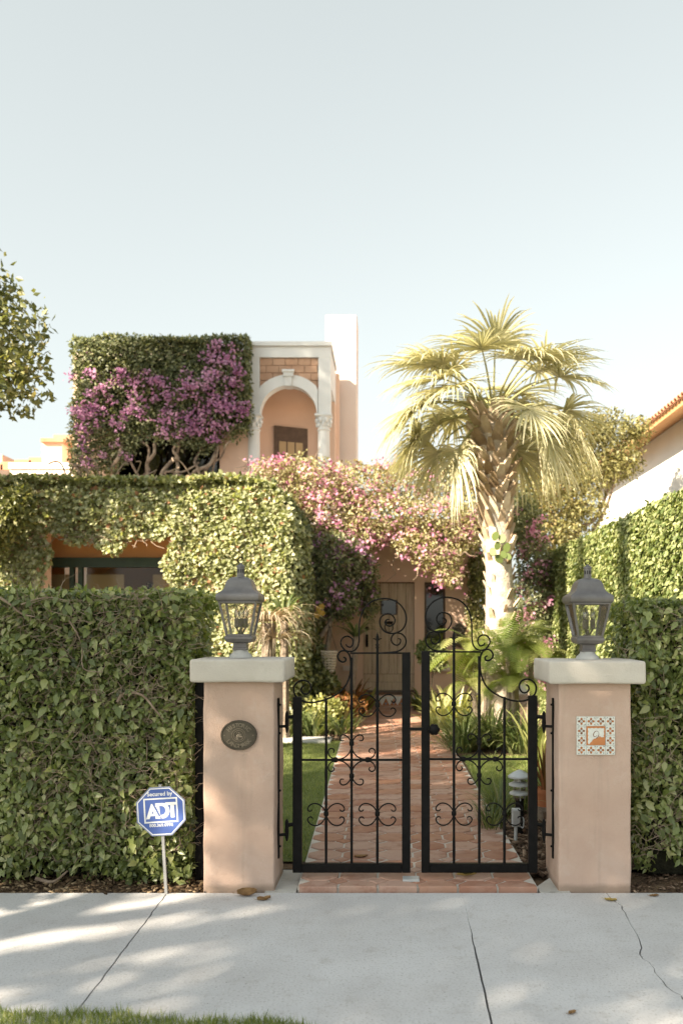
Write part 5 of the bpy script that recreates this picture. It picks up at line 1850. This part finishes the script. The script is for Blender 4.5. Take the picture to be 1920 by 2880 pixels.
# flowering bush between palm and ivy wall
rb = thing('bougainvillea', 'tall pink bougainvillea bush between the palm trunk and the ivy wall', 'bougainvillea', (2.45, 15, 0))
el = [E(1480, 1480, 50, 80, 15.2, .4), E(1500, 1580, 50, 80, 15, .45), E(1490, 1680, 55, 80, 15, .45), E(1495, 1770, 50, 70, 15, .4), E(1490, 1850, 60, 70, 14.6, .5), E(1455, 1440, 50, 70, 15.6, .4)]
p, o = ell_cloud(el, 9500, .5, .6)
ax, nr = hang(len(p), o, .3, .4, .9, .5, .4, .7)
leaves('foliage', p, ax, nr, RNG.uniform(.05, .09, len(p)), LEAF_LO, M['boug_leaf'], rb)
fr = p[:, 1] < 15.1
pp, oo = clumps(p[fr], o[fr], 70, 16, .055)
ax, nr = hang(len(pp), oo, .1, .5, .9, .8, .3, .6)
leaves('bracts', pp, ax, nr, RNG.uniform(.045, .08, len(pp)), LEAF_RND, M['bract_pink'], rb)
A = Vector((2.45, 15.1, .1))
MB().tube(smooth_path(crooked(A, P(1480, 1500, 15.2), 6, .03), 3), .05, 7).build('trunk', M['bark'], rb, True)

# ------------------------------------------------------------------ trees
def tree(name, label, base, ells, n, size, mat, trunk_r, limbs, tmpl=LEAF_LO, shell=.6, cat='tree', group=None):
    t = thing(name, label, cat, base, group)
    p, o = ell_cloud(ells, n, shell, .55)
    ax, nr = hang(len(p), o, .3, .4, .9, .4, .4, .7)
    leaves('crown', p, ax, nr, RNG.uniform(size[0], size[1], len(p)), tmpl, mat, t, np.clip(RNG.random(len(p)) * .8 + .1 + .2 * vnoise(p, 1.5, 2), 0, 1))
    B = Vector(base)
    cs = [Vector(c) for c, r in ells]
    mid = sum(cs, Vector()) / len(cs)
    fork = B.lerp(mid, .55)
    fork.z = B.z + (min(c.z for c in cs) - B.z) * .8
    MB().tube(smooth_path(crooked(B - Vector((0, 0, .1)), fork, 4, .03), 3), [trunk_r * (1 - .35 * i / 12) for i in range(13)], 9).build('trunk', M['bark'], t, True)
    for c in cs[:limbs]:
        pts = smooth_path(crooked(fork, c, 4, .07), 3)
        MB().tube(pts, [trunk_r * .5 * (1 - .8 * i / len(pts)) for i in range(len(pts))], 6).build('limb', M['bark'], t, True)
    return t

random.seed(51)
bt = [E(1500, 1270, 70, 90, 18, .9), E(1590, 1240, 90, 70, 18, .9), E(1690, 1215, 80, 62, 18, .8), E(1620, 1340, 110, 70, 18, .9), E(1730, 1300, 70, 60, 18, .8), E(1520, 1400, 90, 80, 17.8, .9), E(1620, 1440, 90, 60, 17.8, .8),
      E(1785, 1215, 45, 45, 18, .5), E(1480, 1500, 60, 60, 17.5, .7), E(1570, 1510, 60, 50, 17.5, .7)]
tree('bronze_tree', 'loose golden green tree between the palm and the white neighbouring house', (3.75, 18.0, .1), bt, 24000, (.05, .105), M['brown_tree'], .12, 10, shell=.85)
ds = [E(1345, 1600, 30, 80, 17.0, .5), E(1350, 1720, 40, 90, 16.8, .5), E(1345, 1830, 40, 70, 16.6, .5)]
tree('dark_shrub', 'narrow dark green shrub at the house corner behind the palm', (1.78, 17, .1), ds, 4500, (.06, .1), M['tree'], .04, 3, cat='shrub')

# big garden tree at the left, its crown edge shows
def shade(tx, ty, tz, h):
    """point on the sun ray above a target, h metres higher"""
    v = Vector((tx, ty, tz)) + S * (h / S.z)
    return tuple(v)
gt = [((-5.75, 12.2, 5.95), (.85, .9, .8)), ((-5.45, 12.2, 5.25), (.55, .7, .5)), ((-6.3, 12.3, 6.7), (.8, .9, .75)), ((-6.7, 12.2, 5.2), (1.1, 1, .9)),
      ((-8.2, 13.3, 7.5), (1.3, 1.3, 1.1)), ((-8.8, 12.6, 8.9), (1.0, 1.0, .9)), ((-10.2, 13.2, 8.6), (1.5, 1.5, 1.3)), ((-8.6, 13.3, 10.2), (1.1, 1.1, 1.0)),
      (shade(-2.1, 18, 7.3, 6.4), (1.25, 1.2, 1.1)), (shade(-2.2, 18, 6.2, 6.6), (1.2, 1.1, 1.0)), (shade(-2.9, 18, 7.2, 5.6), (1.0, 1.0, 1.0)), (shade(-1.6, 18, 7.0, 6.9), (.9, .9, .9)), (shade(-3.4, 18, 6.0, 6.0), (.9, .9, .9))]
tree('garden_tree', 'rounded green garden tree at the left edge above the creeper wing', (-8.4, 12.4, 0), gt, 26000, (.09, .16), M['tree'], .24, 10, shell=.7)
sb = [E(20, 1440, 70, 60, 12.8, .4), E(-60, 1480, 90, 90, 12.8, .5), E(60, 1400, 40, 35, 12.8, .3)]
tree('dark_shrub', 'dark green shrub against the left end of the creeper wing', (-6.0, 12.8, 0), sb, 3500, (.07, .12), M['tree'], .05, 2, cat='shrub')

# street tree behind the viewer, it shades sidewalk, hedges and posts
def cr_(gx, gy, h, r):
    return (shade(gx, gy, 0, h), r)
stree = [cr_(-4.7, 3.7, 7.2, (1.0, .8, .6)),  cr_(-.3, 4.3, 7.6, (1.5, 1.2, .8)), cr_(1.4, 4.8, 7.4, (1.7, 1.4, .9)), cr_(-.3, 8.0, 7.8, (1.1, 1.0, .7)), cr_(.7, 6.4, 8.2, (1.7, 1.4, 1.0)),
         cr_(2.6, 6.8, 7.8, (1.6, 1.4, .9)), cr_(.2, 10.1, 9.0, (1.2, .8, .6)), cr_(.1, 12.0, 9.6, (1.2, .8, .6)), cr_(1.4, 8.4, 8.2, (1.5, 1.2, .9)), cr_(-.4, 8.4, 8.4, (1.5, 1.2, .9)), cr_(3.8, 8.2, 8.0, (1.3, 1.2, .9)), cr_(-1.9, 8.7, 7.6, (1.0, .8, .7))]
c = shade(-.3, 6.3, 0, 4)
tree('street_tree', 'broad street tree shading the sidewalk and gate from the road side', (shade(-.3, 6.3, 0, 8)[0] - .4, shade(-.3, 6.3, 0, 8)[1] - 1.0, -.05), stree, 20000, (.12, .22), M['tree'], .26, 11, shell=.9)

# slim columnar trees added out of view to stripe the ivy wall with shadow
for x_, y_, h_, lab in ((-6.5, 1.95, 11.6, 'slim unseen columnar tree added for its shadow on the ivy wall'), (-8.7, 2.3, 13.2, 'taller unseen columnar tree added further along for its shadow')):
    cy = [((x_, y_, 1.2 + k * .95), (.42 * (1 - .05 * k), .42 * (1 - .05 * k), .85)) for k in range(int(h_ / .95))]
    tree('shadow_cypress', lab, (x_, y_, -.02), cy, 7000, (.10, .18), M['tree'], .10, 0, group='shadow casting trees added on the verge')
# ------------------------------------------------------------------ palm
PB = Vector(((1408 - VX) * 13 / F, 13.0, gz(13)))
pm = thing('palm_tree', 'fan palm with pale rough trunk in front of the entrance', 'palm', PB)
axis_px = [(1412, 2090), (1408, 1800), (1402, 1600), (1392, 1420), (1386, 1300), (1386, 1160)]
wid = [56, 48, 40, 42, 52, 50]
tp = [P(x, y, 13.0) for x, y in axis_px]
tp[0].z = gz(13) - .1
sp = smooth_path(tp, 6)
rr_ = np.interp(np.linspace(0, 5, len(sp)), range(6), [w * 13 / F for w in wid])
trunk = MB().tube(sp, list(rr_ * .92), 18).build('trunk', M['palm_trunk'], pm, 'all')
# old leaf bases
vs = [(-.07, 0, -.02), (.07, 0, -.02), (.055, .035, .10), (-.055, .035, .10), (.03, .062, .21), (-.03, .062, .21), (-.07, -.05, -.02), (.07, -.05, -.02), (.03, .03, .215), (-.03, .03, .215)]
fs = [(0, 1, 2, 3), (3, 2, 4, 5), (5, 4, 8, 9), (1, 7, 8, 4, 2), (6, 0, 3, 5, 9), (7, 6, 9, 8)]
bm_ = bpy.data.meshes.new('leaf_base')
bm_.from_pydata(vs, [], fs)
nt_b = M['boot'].node_tree
oi = nt_b.nodes.new('ShaderNodeObjectInfo')
bs = nt_b.nodes['Principled BSDF']
src = bs.inputs['Base Color'].links[0].from_socket
tone_ = ramp(nt_b, oi.outputs['Random'], [(0.0, (0.45, 0.38, 0.30)), (0.5, (0.85, 0.8, 0.74)), (1.0, (1.1, 1.1, 1.1))])
nt_b.links.new(mixc(nt_b, 1.0, src, tone_, 'MULTIPLY'), bs.inputs['Base Color'])
bm_.materials.append(M['boot'])
random.seed(77)
L = len(sp)
for k in range(170):
    if k < 75 and random.random() < .4:
        continue
    t = .16 + .83 * k / 170
    f = t * (L - 1)
    i = int(f); u = f - i
    c = sp[i].lerp(sp[min(i + 1, L - 1)], u)
    r = rr_[i] * .90
    a = k * 2.39996
    d = Vector((math.cos(a), math.sin(a), 0))
    o = link('leaf_base', bm_, trunk)
    s = (.62 if t < .45 else 1.05 + .4 * (t - .45)) * random.uniform(.8, 1.15)
    lean = .15 + (.25 if t > .6 else 0) + random.gauss(0, .08)
    X = Vector((-d.y, d.x, 0)) * -1
    Yv = (d * math.cos(lean) - Vector((0, 0, 1)) * math.sin(lean))
    Zv = (d * math.sin(lean) + Vector((0, 0, 1)) * math.cos(lean))
    q = c + d * (r + .004) - wloc(pm)
    o.matrix_local = Matrix(((X.x * s, Yv.x * s, Zv.x * s, q.x), (X.y * s, Yv.y * s, Zv.y * s, q.y), (X.z * s, Yv.z * s, Zv.z * s, q.z), (0, 0, 0, 1)))

def frond(origin, az, el, plen, blen, droop, seed, dry=0.0):
    rr = random.Random(seed)
    d = Vector((math.cos(az) * math.cos(el), math.sin(az) * math.cos(el), math.sin(el)))
    side = Vector((-math.sin(az), math.cos(az), 0))
    # petiole
    pts, p, e = [], Vector(origin), el
    for i in range(7):
        pts.append(p.copy())
        e2 = e
        p = p + Vector((math.cos(az) * math.cos(e2), math.sin(az) * math.cos(e2), math.sin(e2))) * plen / 6
        e -= droop * .10
    hub = pts[-1]
    ax = Vector((math.cos(az) * math.cos(e), math.sin(az) * math.cos(e), math.sin(e)))
    nrm = side.cross(ax).normalized() * -1
    if nrm.z < 0:
        nrm = -nrm
    V, Fc, R = [], [], []
    ns = 42
    off = wloc(pm)
    for k in range(ns):
        u = (k + .5) / ns * 2 - 1
        ang = u * math.radians(118)
        l = blen * (1 - .32 * abs(u) ** 2) * rr.uniform(.78, 1.1)
        ang += rr.gauss(0, .03)
        dir_ = (ax * math.cos(ang) + side * math.sin(ang) + nrm * (.22 * abs(u) + rr.gauss(0, .06))).normalized()
        sdv = dir_.cross(nrm).normalized()
        p = hub.copy() + ax * (.10 * (1 - abs(u)))
        b = len(V)
        r = min(1, max(0, rr.gauss(.5, .22) + dry))
        secs = 6
        vel = dir_.copy()
        g = droop * rr.uniform(.5, 1.5)
        for s in range(secs + 1):
            t = s / secs
            w = .018 * (.42 + .58 * math.sin(math.pi * min(1, .12 + t * .62))) * (1 - t ** 3) + .0022
            fold = nrm * (w * .6)
            V += [p - sdv * w - fold * .0 - off, p - nrm * w * .55 - off, p + sdv * w - off]
            R += [r, r, r]
            p = p + vel * (l / secs)
            vel = (vel + Vector((0, 0, -1)) * g * (.02 + .42 * t ** 1.25)).normalized()
        for s in range(secs):
            q = b + 3 * s
            Fc += [(q, q + 1, q + 4, q + 3), (q + 1, q + 2, q + 5, q + 4)]
    me = bpy.data.meshes.new('frond')
    me.from_pydata(V, [], Fc)
    at = me.attributes.new('rnd', 'FLOAT', 'POINT')
    at.data.foreach_set('value', R)
    me.materials.append(M['palm_leaf'])
    fo = link('frond', me, pm)
    rad = [.022 - .002 * i for i in range(7)]
    MB().tube(pts, rad, 6).build('petiole', M['petiole'], fo, 'all')
M['petiole'] = surf('petiole', (0.26, 0.26, 0.10), (0.38, 0.35, 0.17), 6, 40, 0.6, 0.1)
top = sp[-1]
nf = 40
random.seed(5)
for k in range(nf):
    t = k / (nf - 1)
    el = math.radians(68 - 74 * t ** .75 + random.gauss(0, 12))
    az = k * 2.39996 + random.gauss(0, .3)
    if math.sin(az) < -.5 and t > .70:
        continue
    o_ = top + Vector((math.cos(az) * .08, math.sin(az) * .08, .06 - .22 * t))
    frond(o_, az, el, random.uniform(.75, 1.1) * (.75 + .5 * math.sin(math.pi * min(1, t * 1.1))), random.uniform(.8, 1.02), 1.0 + .75 * t, k, .15 * (t > .8))

for k, (az, el) in enumerate(((2.75, 24), (3.2, 14), (3.5, 30), (2.4, 10), (-.3, 16), (.15, 26), (.6, 8))):
    frond(top + Vector((math.cos(az) * .08, math.sin(az) * .08, -.12)), az, math.radians(el), random.uniform(1.05, 1.3), random.uniform(.8, .95), 1.9, 90 + k, .1)

# small climbing cactus on the trunk
cac = thing('climbing_cactus', 'cluster of flat round green pads clinging to the palm trunk', 'cactus', P(1400, 1560, 12.68))
M['cactus'] = leafmat('cactus_pad', [(0, (.13, .17, .05)), (1, (.24, .27, .10))], .15, .5, .4)
random.seed(6)
for k, (px, py) in enumerate(((1392, 1508), (1412, 1515), (1424, 1540), (1398, 1535), (1385, 1552), (1415, 1560), (1428, 1565), (1402, 1572))):
    c = P(px, py, 12.70 - random.uniform(0, .05))
    s = random.uniform(.05, .075)
    a = random.gauss(0, .5)
    rt, upv = Vector((math.cos(a), random.gauss(0, .3), math.sin(a))), Vector((-math.sin(a), random.gauss(0, .3), math.cos(a)))
    nn = rt.cross(upv).normalized()
    ring = [c + rt * s * .75 * math.cos(2 * math.pi * i / 12) + upv * s * math.sin(2 * math.pi * i / 12) for i in range(12)]
    MB().prism([p - nn * .008 for p in ring], nn * .016).build('pad', M['cactus'], cac)

# ------------------------------------------------------------------ garden plants
def clump(label, px, Y, L, n, w, mat='strap', cat='plant', name='strap_leaf_plant', group=None, **kw):
    x = (px - VX) * Y / F
    t = thing(name, label, cat, (x, Y, gz(Y)), group)
    straps('leaves', (x, Y, gz(Y) + .01), n, L, w, M[mat], t, **kw)
    return t
random.seed(61)
ag = 'lily clumps beside the path'
for px, Y, L, n, lab in ((1300, 11.3, .75, 110, 'dense strap leaved lily clump at the right path edge'), (1385, 11.6, .85, 120, 'tallest strap leaved lily clump below the ferns'),
                         (1465, 11.2, .8, 110, 'dark strap leaved lily clump in front of the ivy wall'), (1345, 12.4, .8, 90, 'strap leaved lily clump behind the others by the palm')):
    clump(lab, px, Y, L, int(n * 1.6), .012, group=ag, rad=.22, spread=(.2, 1.7), droop=1.35)
for px, Y, L, n, lab in ((880, 12.75, .6, 90, 'pale strap leaved clump in the bed left of the path'), (960, 12.95, .55, 70, 'strap leaved clump at the left path edge in the bed'), (820, 12.9, .6, 70, 'strap leaved clump half hidden by the plaque post')):
    clump(lab, px, Y, L, n, .016, mat='strap' if px < 850 else 'cream' if px == 1 else 'strap', group=ag, rad=.2, spread=(.2, 1.7), droop=1.3)
clump('grassy tuft growing behind the garden light', 1405, 7.5, .42, 110, .006, name='grass_tuft', rad=.12, group='tufts by the garden light')
clump('grassy tuft leaning over the path beside the garden light', 1380, 7.1, .34, 80, .006, name='grass_tuft', rad=.1, group='tufts by the garden light')
clump('grassy tuft between the garden light and the flower pot', 1475, 7.7, .4, 80, .006, name='grass_tuft', rad=.1)
# cream variegated plants by the sidelight window
for px, Y, L, n, lab in ((1235, 13.8, .6, 60, 'bright cream leaved plant at the path end'), (1290, 14.1, .65, 60, 'bright cream leaved plant beside the ferns'), (1255, 15.0, .6, 50, 'cream leaved plant below the sidelight window')):
    clump(lab, px, Y, L, n, .035, mat='cream', rad=.2, group='variegated plants by the entrance')
# pink leaved plants left of the path
for px, Y, lab in ((905, 13.6, 'pink and cream leaved plant in the left bed'), (965, 13.9, 'copper and cream leaved plant by the left path edge')):
    t = clump(lab, px, Y, .42, 30, .04, mat='cream', rad=.2)
    x = (px - VX) * Y / F
    p, o = ell_cloud([((x, Y, gz(Y) + .38), (.32, .25, .16)), ((x + .2, Y, gz(Y) + .33), (.2, .2, .12))], 420, .6, .5)
    ax, nr = hang(len(p), o, .1, .5, .8, .8, .4, .6)
    leaves('flower_leaves', p, ax, nr, RNG.uniform(.05, .09, len(p)), LEAF_RND, M['cream'] if px < 930 else M['red_leaf'], t)
t = clump('copper leaved shrub beside the door step', 985, 15.2, .75, 60, .05, mat='red_leaf', rad=.25)
t = clump('low green plant at the foot of the entrance wall', 1020, 16.4, .5, 40, .05, mat='fern', rad=.25)
t = clump('low green plant under the sidelight window', 1195, 16.3, .5, 50, .05, mat='strap', rad=.25)
t = clump('yellow striped lily at the foot of the ivy wall', 1510, 10.2, .8, 24, .022, mat='cream', rad=.12, spread=(0, .5))

# ferns
def fern(label, px, py, Y, L, n, mat='fern'):
    c = P(px, py, Y)
    base = Vector((c.x, Y, gz(Y)))
    t = thing('fern', label, 'fern', base, 'ferns round the palm')
    for k in range(n):
        a = k * 2.39996 + random.gauss(0, .2)
        el = math.radians(random.uniform(25, 80))
        V, Fc, R = [], [], []
        p = Vector((0, 0, c.z - base.z)) + Vector((math.cos(a), math.sin(a), 0)) * .03
        d = Vector((math.cos(a) * math.cos(el), math.sin(a) * math.cos(el), math.sin(el)))
        side = Vector((-math.sin(a), math.cos(a), 0))
        l = L * random.uniform(.7, 1.1)
        S_ = 28
        r = random.random()
        for s in range(S_):
            u = s / S_
            q = p + d * l / S_
            pl = l * .21 * math.sin(math.pi * min(1, .15 + u * .85)) ** .8 + .01
            for sd in (-1, 1):
                tip = p + (side * sd * pl) + d * pl * .35 + Vector((0, 0, -.12 * pl))
                w = d * l / S_ * .34
                b = len(V)
                V += [p - w, p + w, tip + w * .3, tip - w * .3]
                Fc.append((b, b + 1, b + 2, b + 3))
                R += [r] * 4
            p = q
            d = (d + Vector((0, 0, -1)) * .085).normalized()
        me = bpy.data.meshes.new('fern_frond')
        me.from_pydata(V, [], Fc)
        at = me.attributes.new('rnd', 'FLOAT', 'POINT')
        at.data.foreach_set('value', R)
        me.materials.append(M[mat])
        link('fern_frond', me, t)
    MB().tube([base, base.lerp(c, .5) + Vector((.03, 0, 0)), c], [.05, .045, .03], 7).build('stem', M['bark'], t)
random.seed(8)
fern('large bright fern left of the palm trunk foot', 1355, 1860, 12.3, .95, 18)
fern('large fern in front of the palm trunk', 1425, 1830, 12.0, .95, 20)
fern('fern between palm trunk and ivy wall', 1490, 1850, 12.2, .85, 16)
fern('low fern in front of the cream leaved plants', 1330, 1930, 12.6, .7, 14)
fern('fern behind the lily clumps', 1440, 1930, 11.9, .7, 14)

# small ball shaped standard tree in front of the sidelight window
tb = P(1213, 1838, 15.6)
t = thing('topiary_standard', 'little ball shaped tree on a thin stem under the sidelight window', 'topiary', (tb.x, 15.6, gz(15.6)))
p, o = ell_cloud([(tuple(tb), (.27, .26, .24)), ((tb.x + .08, 15.5, tb.z - .12), (.2, .2, .18)), ((tb.x - .1, 15.6, tb.z + .08), (.18, .2, .17))], 2200, .5, .6)
ax, nr = hang(len(p), o, .3, .4, .8, .6, .4, .6)
leaves('crown', p, ax, nr, RNG.uniform(.05, .09, len(p)), LEAF_LO, M['ivy'], t)
MB().tube(crooked((tb.x, 15.6, gz(15.6) - .05), (tb.x, 15.6, tb.z), 4, .02), .018, 6).build('stem', M['bark'], t)

# shaded shrubs left of the door
random.seed(71)
for lab, el in (('dark leafy shrub below the shaded bougainvillea', [E(880, 1880, 50, 50, 14.4, .35), E(860, 1830, 45, 60, 14.6, .3), E(905, 1930, 50, 40, 14.2, .3)]),
                ('dark shrub against the creeper wing corner', [E(835, 1760, 40, 110, 13.9, .25), E(825, 1900, 40, 90, 13.8, .25)])):
    b = el[0][0]
    tree('shade_shrub', lab, (b[0], b[1], gz(b[1])), el, 3600, (.06, .11), M['tree'], .04, 2, cat='shrub', group='shrubs left of the door')
# dry thatched plant with green rosette behind the plaque post lantern
yc = P(752, 1752, 11.6)
t = thing('thatched_plant', 'plant with hanging straw coloured dead leaves behind the plaque post', 'plant', (yc.x, 11.6, gz(11.6)))
MB().tube([(yc.x, 11.6, gz(11.6) - .05), (yc.x + .02, 11.6, yc.z)], [.14, .09], 8).build('stem', M['bark'], t)
straps('dry_leaves', (yc.x, 11.6, yc.z + .02), 150, .7, .012, M['straw'], t, rise=.55, droop=2.0, rad=.14, spread=(.0, 1.1))
straps('dry_leaves', (yc.x + .1, 11.55, yc.z - .22), 110, .6, .012, M['straw'], t, rise=.5, droop=2.0, rad=.16, spread=(.0, 1.1))
yc2 = P(800, 1748, 12.4)
t = thing('rosette_plant', 'rosette of arching green leaves beside the thatched plant', 'plant', (yc2.x, 12.4, gz(12.4)))
MB().tube([(yc2.x, 12.4, gz(12.4) - .05), (yc2.x, 12.4, yc2.z)], [.08, .06], 8).build('stem', M['bark'], t)
straps('leaves', (yc2.x, 12.4, yc2.z), 46, .55, .02, M['strap'], t, rise=.9, droop=1.2, rad=.05)
yc3 = P(1000, 1790, 15.0)
t = thing('rosette_plant', 'spiky green rosette hanging left of the plank door', 'plant', (yc3.x, 15.0, gz(15)))
MB().tube([(yc3.x - .1, 15.0, gz(15) - .05), (yc3.x, 15.0, yc3.z)], [.06, .05], 8).build('stem', M['bark'], t)
straps('leaves', (yc3.x, 15.0, yc3.z), 40, .6, .02, M['strap'], t, rise=.8, droop=1.5, rad=.05)
t = thing('orchid', 'small yellow orchid spray in the shade left of the door', 'flower', P(898, 1722, 14.6))
q = P(898, 1722, 14.5)
for k in range(7):
    c = q + Vector((random.gauss(0, .07), random.gauss(0, .03), random.gauss(0, .05)))
    pos = np.array([list(c)] * 5)
    a = np.array([[math.cos(2 * math.pi * i / 5), -.3, math.sin(2 * math.pi * i / 5)] for i in range(5)])
    leaves('blossom', pos, a, np.tile([0, -1.0, .2], (5, 1)), np.full(5, .055), LEAF_RND, M['yellow'], t, kind=None)
MB().tube(smooth_path([q + Vector((-.05, .5, -.25)), q + Vector((-.08, .2, .12)), q + Vector((0, .02, .02))], 4), .008, 5).build('stalk', M['twig'], t)
# woven basket hanging in the shade
bk_ = P(925, 1858, 14.3)
t = thing('woven_basket', 'pale woven hanging basket in the bed left of the door', 'basket', (bk_.x, 14.3, bk_.z - .2))
for k in range(8):
    z = bk_.z - .17 + k * .045
    MB().tube([(bk_.x + (.09 + .006 * k) * math.cos(a), 14.3 + (.09 + .006 * k) * math.sin(a), z) for a in [2 * math.pi * i / 16 for i in range(17)]], .013, 5, caps=False).build('hoop', M['wicker'], t)
m = MB()
for i in range(12):
    a = 2 * math.pi * i / 12
    m.tube([(bk_.x + .088 * math.cos(a), 14.3 + .088 * math.sin(a), bk_.z - .19), (bk_.x + .138 * math.cos(a), 14.3 + .138 * math.sin(a), bk_.z + .17)], .009, 4)
m.build('staves', M['wicker'], t)
m = MB()
for i in range(3):
    a = 2 * math.pi * i / 3
    m.tube([(bk_.x + .13 * math.cos(a), 14.3 + .13 * math.sin(a), bk_.z + .16), (bk_.x, 14.3, bk_.z + .6)], .004, 4)
m.build('hanger', M['iron'], t)

# stepping slab on the lawn
sl_ = MB().box(-1.56, -0.83, 12.02, 12.5, .02, gz(12.2) + .045, 0, .01, 1).build('stepping_slab', M['concrete'])
tag(sl_, 'flat pale concrete slab at the far end of the left lawn', 'slab')

# ------------------------------------------------------------------ garden light, socket box, pot
gx, gy = (1460 - VX) * 6.95 / F, 6.95
g0 = gz(gy)
t = thing('garden_light', 'tiered grey mushroom garden light beside the path', 'garden light', (gx, gy, g0))
MB().tube([(gx, gy, g0 - .05), (gx, gy, g0 + .30)], .035, 12).build('post', M['iron'], t, True)
MB().lathe([(.29, .045), (.31, .05), (.40, .05), (.47, .04)], (gx, gy, g0), 12).build('lamp_core', M['lamp_glass'], t, True)
for k, (z, r) in enumerate(((.335, .082), (.405, .088))):
    MB().lathe([(z, r - .006), (z + .002, r), (z + .014, r), (z + .036, r * .55), (z + .036, r * .5)], (gx, gy, g0), 24).build('louvre', M['galv'], t, True)
MB().lathe([(.468, .088), (.472, .094), (.484, .094), (.512, .055), (.53, .02), (.536, .004)], (gx, gy, g0), 24).build('cap', M['galv'], t, True)
for a in (.5, 2.6, 4.7):
    MB().tube([(gx + .045 * math.cos(a), gy + .045 * math.sin(a), g0 + .29), (gx + .045 * math.cos(a), gy + .045 * math.sin(a), g0 + .475)], .005, 6).build('rod', M['galv'], t)
bx_, by_ = (1450 - VX) * 6.72 / F, 6.72
g1 = gz(by_)
t = thing('socket_box', 'grey outdoor socket box on a pipe stake by the garden light', 'socket box', (bx_, by_, g1))
MB().tube([(bx_ - .005, by_, g1 - .08), (bx_, by_, g1 + .14)], .014, 10).build('pipe', M['galv'], t, True)
MB().box(bx_ - .033, bx_ + .033, by_ - .025, by_ + .025, g1 + .13, g1 + .27, 0, .005, 2).build('box', M['galv'], t)
MB().box(bx_ - .027, bx_ + .030, by_ - .034, by_ - .0255, g1 + .14, g1 + .26, 0, .004, 1).build('cover', M['steel'], t)
MB().tube(smooth_path([(bx_ + .034, by_, g1 + .2), (bx_ + .06, by_, g1 + .19), (bx_ + .055, by_, g1 + .12), (bx_ + .035, by_, g1 + .13)], 4), .005, 6).build('cable', M['galv'], t, True)
px_, py_ = (1532 - VX) * 7.5 / F, 7.5
g2 = gz(py_)
t = thing('flower_pot', 'terracotta pot with a spiky plant behind the number tile post', 'pot', (px_, py_, g2))
MB().lathe([(0, .07), (.12, .095), (.122, .105), (.155, .108), (.155, .095), (.14, .09)], (px_, py_, g2 + .12), 20).build('pot', M['terracotta'], t, True)
MB().lathe([(0, .11), (.12, .11)], (px_, py_, g2), 16).build('pot_stand', M['bark'], t)
straps('leaves', (px_, py_, g2 + .26), 26, .42, .014, M['red_leaf'], t, rise=.95, droop=.5, rad=.04)

# ------------------------------------------------------------------ fallen leaves on the paving
def fallen(label, px, py, z, L, mat, curl=.5, rot=0.0, tilt=0.0):
    Y = GY(py, z)
    x = (px - VX) * Y / F
    t = MB()
    n, k = 8, 4
    rr = random.Random(px)
    V = []
    for i in range(n + 1):
        u = i / n
        w = L * .27 * math.sin(math.pi * min(1, u * .98 + .02)) ** .75 + .001
        for j in range(-k, k + 1):
            v = j / k
            X = (u - .5) * L
            Yv = v * w
            Z = curl * L * (.25 * abs(v) ** 1.6 + .22 * (u - .45) ** 2 * 2) + rr.gauss(0, .0012)
            V.append(Vector((X, Yv, Z)))
    R_ = Matrix.Rotation(rot, 3, 'Z') @ Matrix.Rotation(tilt, 3, 'X')
    V = [R_ @ v for v in V]
    zmin = min(v.z for v in V)
    V = [Vector((x, Y, z + .002)) + v - Vector((0, 0, zmin)) for v in V]
    m = 2 * k + 1
    t.add(V, [(i * m + j, i * m + j + 1, (i + 1) * m + j + 1, (i + 1) * m + j) for i in range(n) for j in range(m - 1)])
    a = V[k]
    t.tube([a, a + R_ @ Vector((-L * .25, .005, .004))], .0012, 4)
    o = t.build('fallen_leaf', M[mat], None, 'all')
    tag(o, label, 'leaf', 'fallen leaves on the paving')
fallen('large curled brown leaf leaning at the foot of the plaque post', 695, 2518, 0, .125, 'dry_leaf', .9, .1, .5)
fallen('curled brown leaf on the sidewalk before the plaque post', 742, 2532, 0, .085, 'dry_leaf', .8, .3)
fallen('wide dry leaf on the threshold tiles under the gate', 1312, 2464, .035, .13, 'dry_leaf_y', .6, .05)
fallen('yellow brown leaf beside the sidewalk crack', 1716, 2534, 0, .075, 'dry_leaf_y', .5, -.4)
fallen('small tan leaf alone on the bare sidewalk', 1608, 2851, 0, .045, 'dry_leaf', .5, .6)
fallen('brown leaf lying on the path tiles behind the gate', 1015, 2411, .035, .10, 'dry_leaf', .4, .2)
fallen('dark shrivelled leaf near the foot of the right hedge', 1838, 2521, 0, .06, 'dry_leaf', .4, .1)
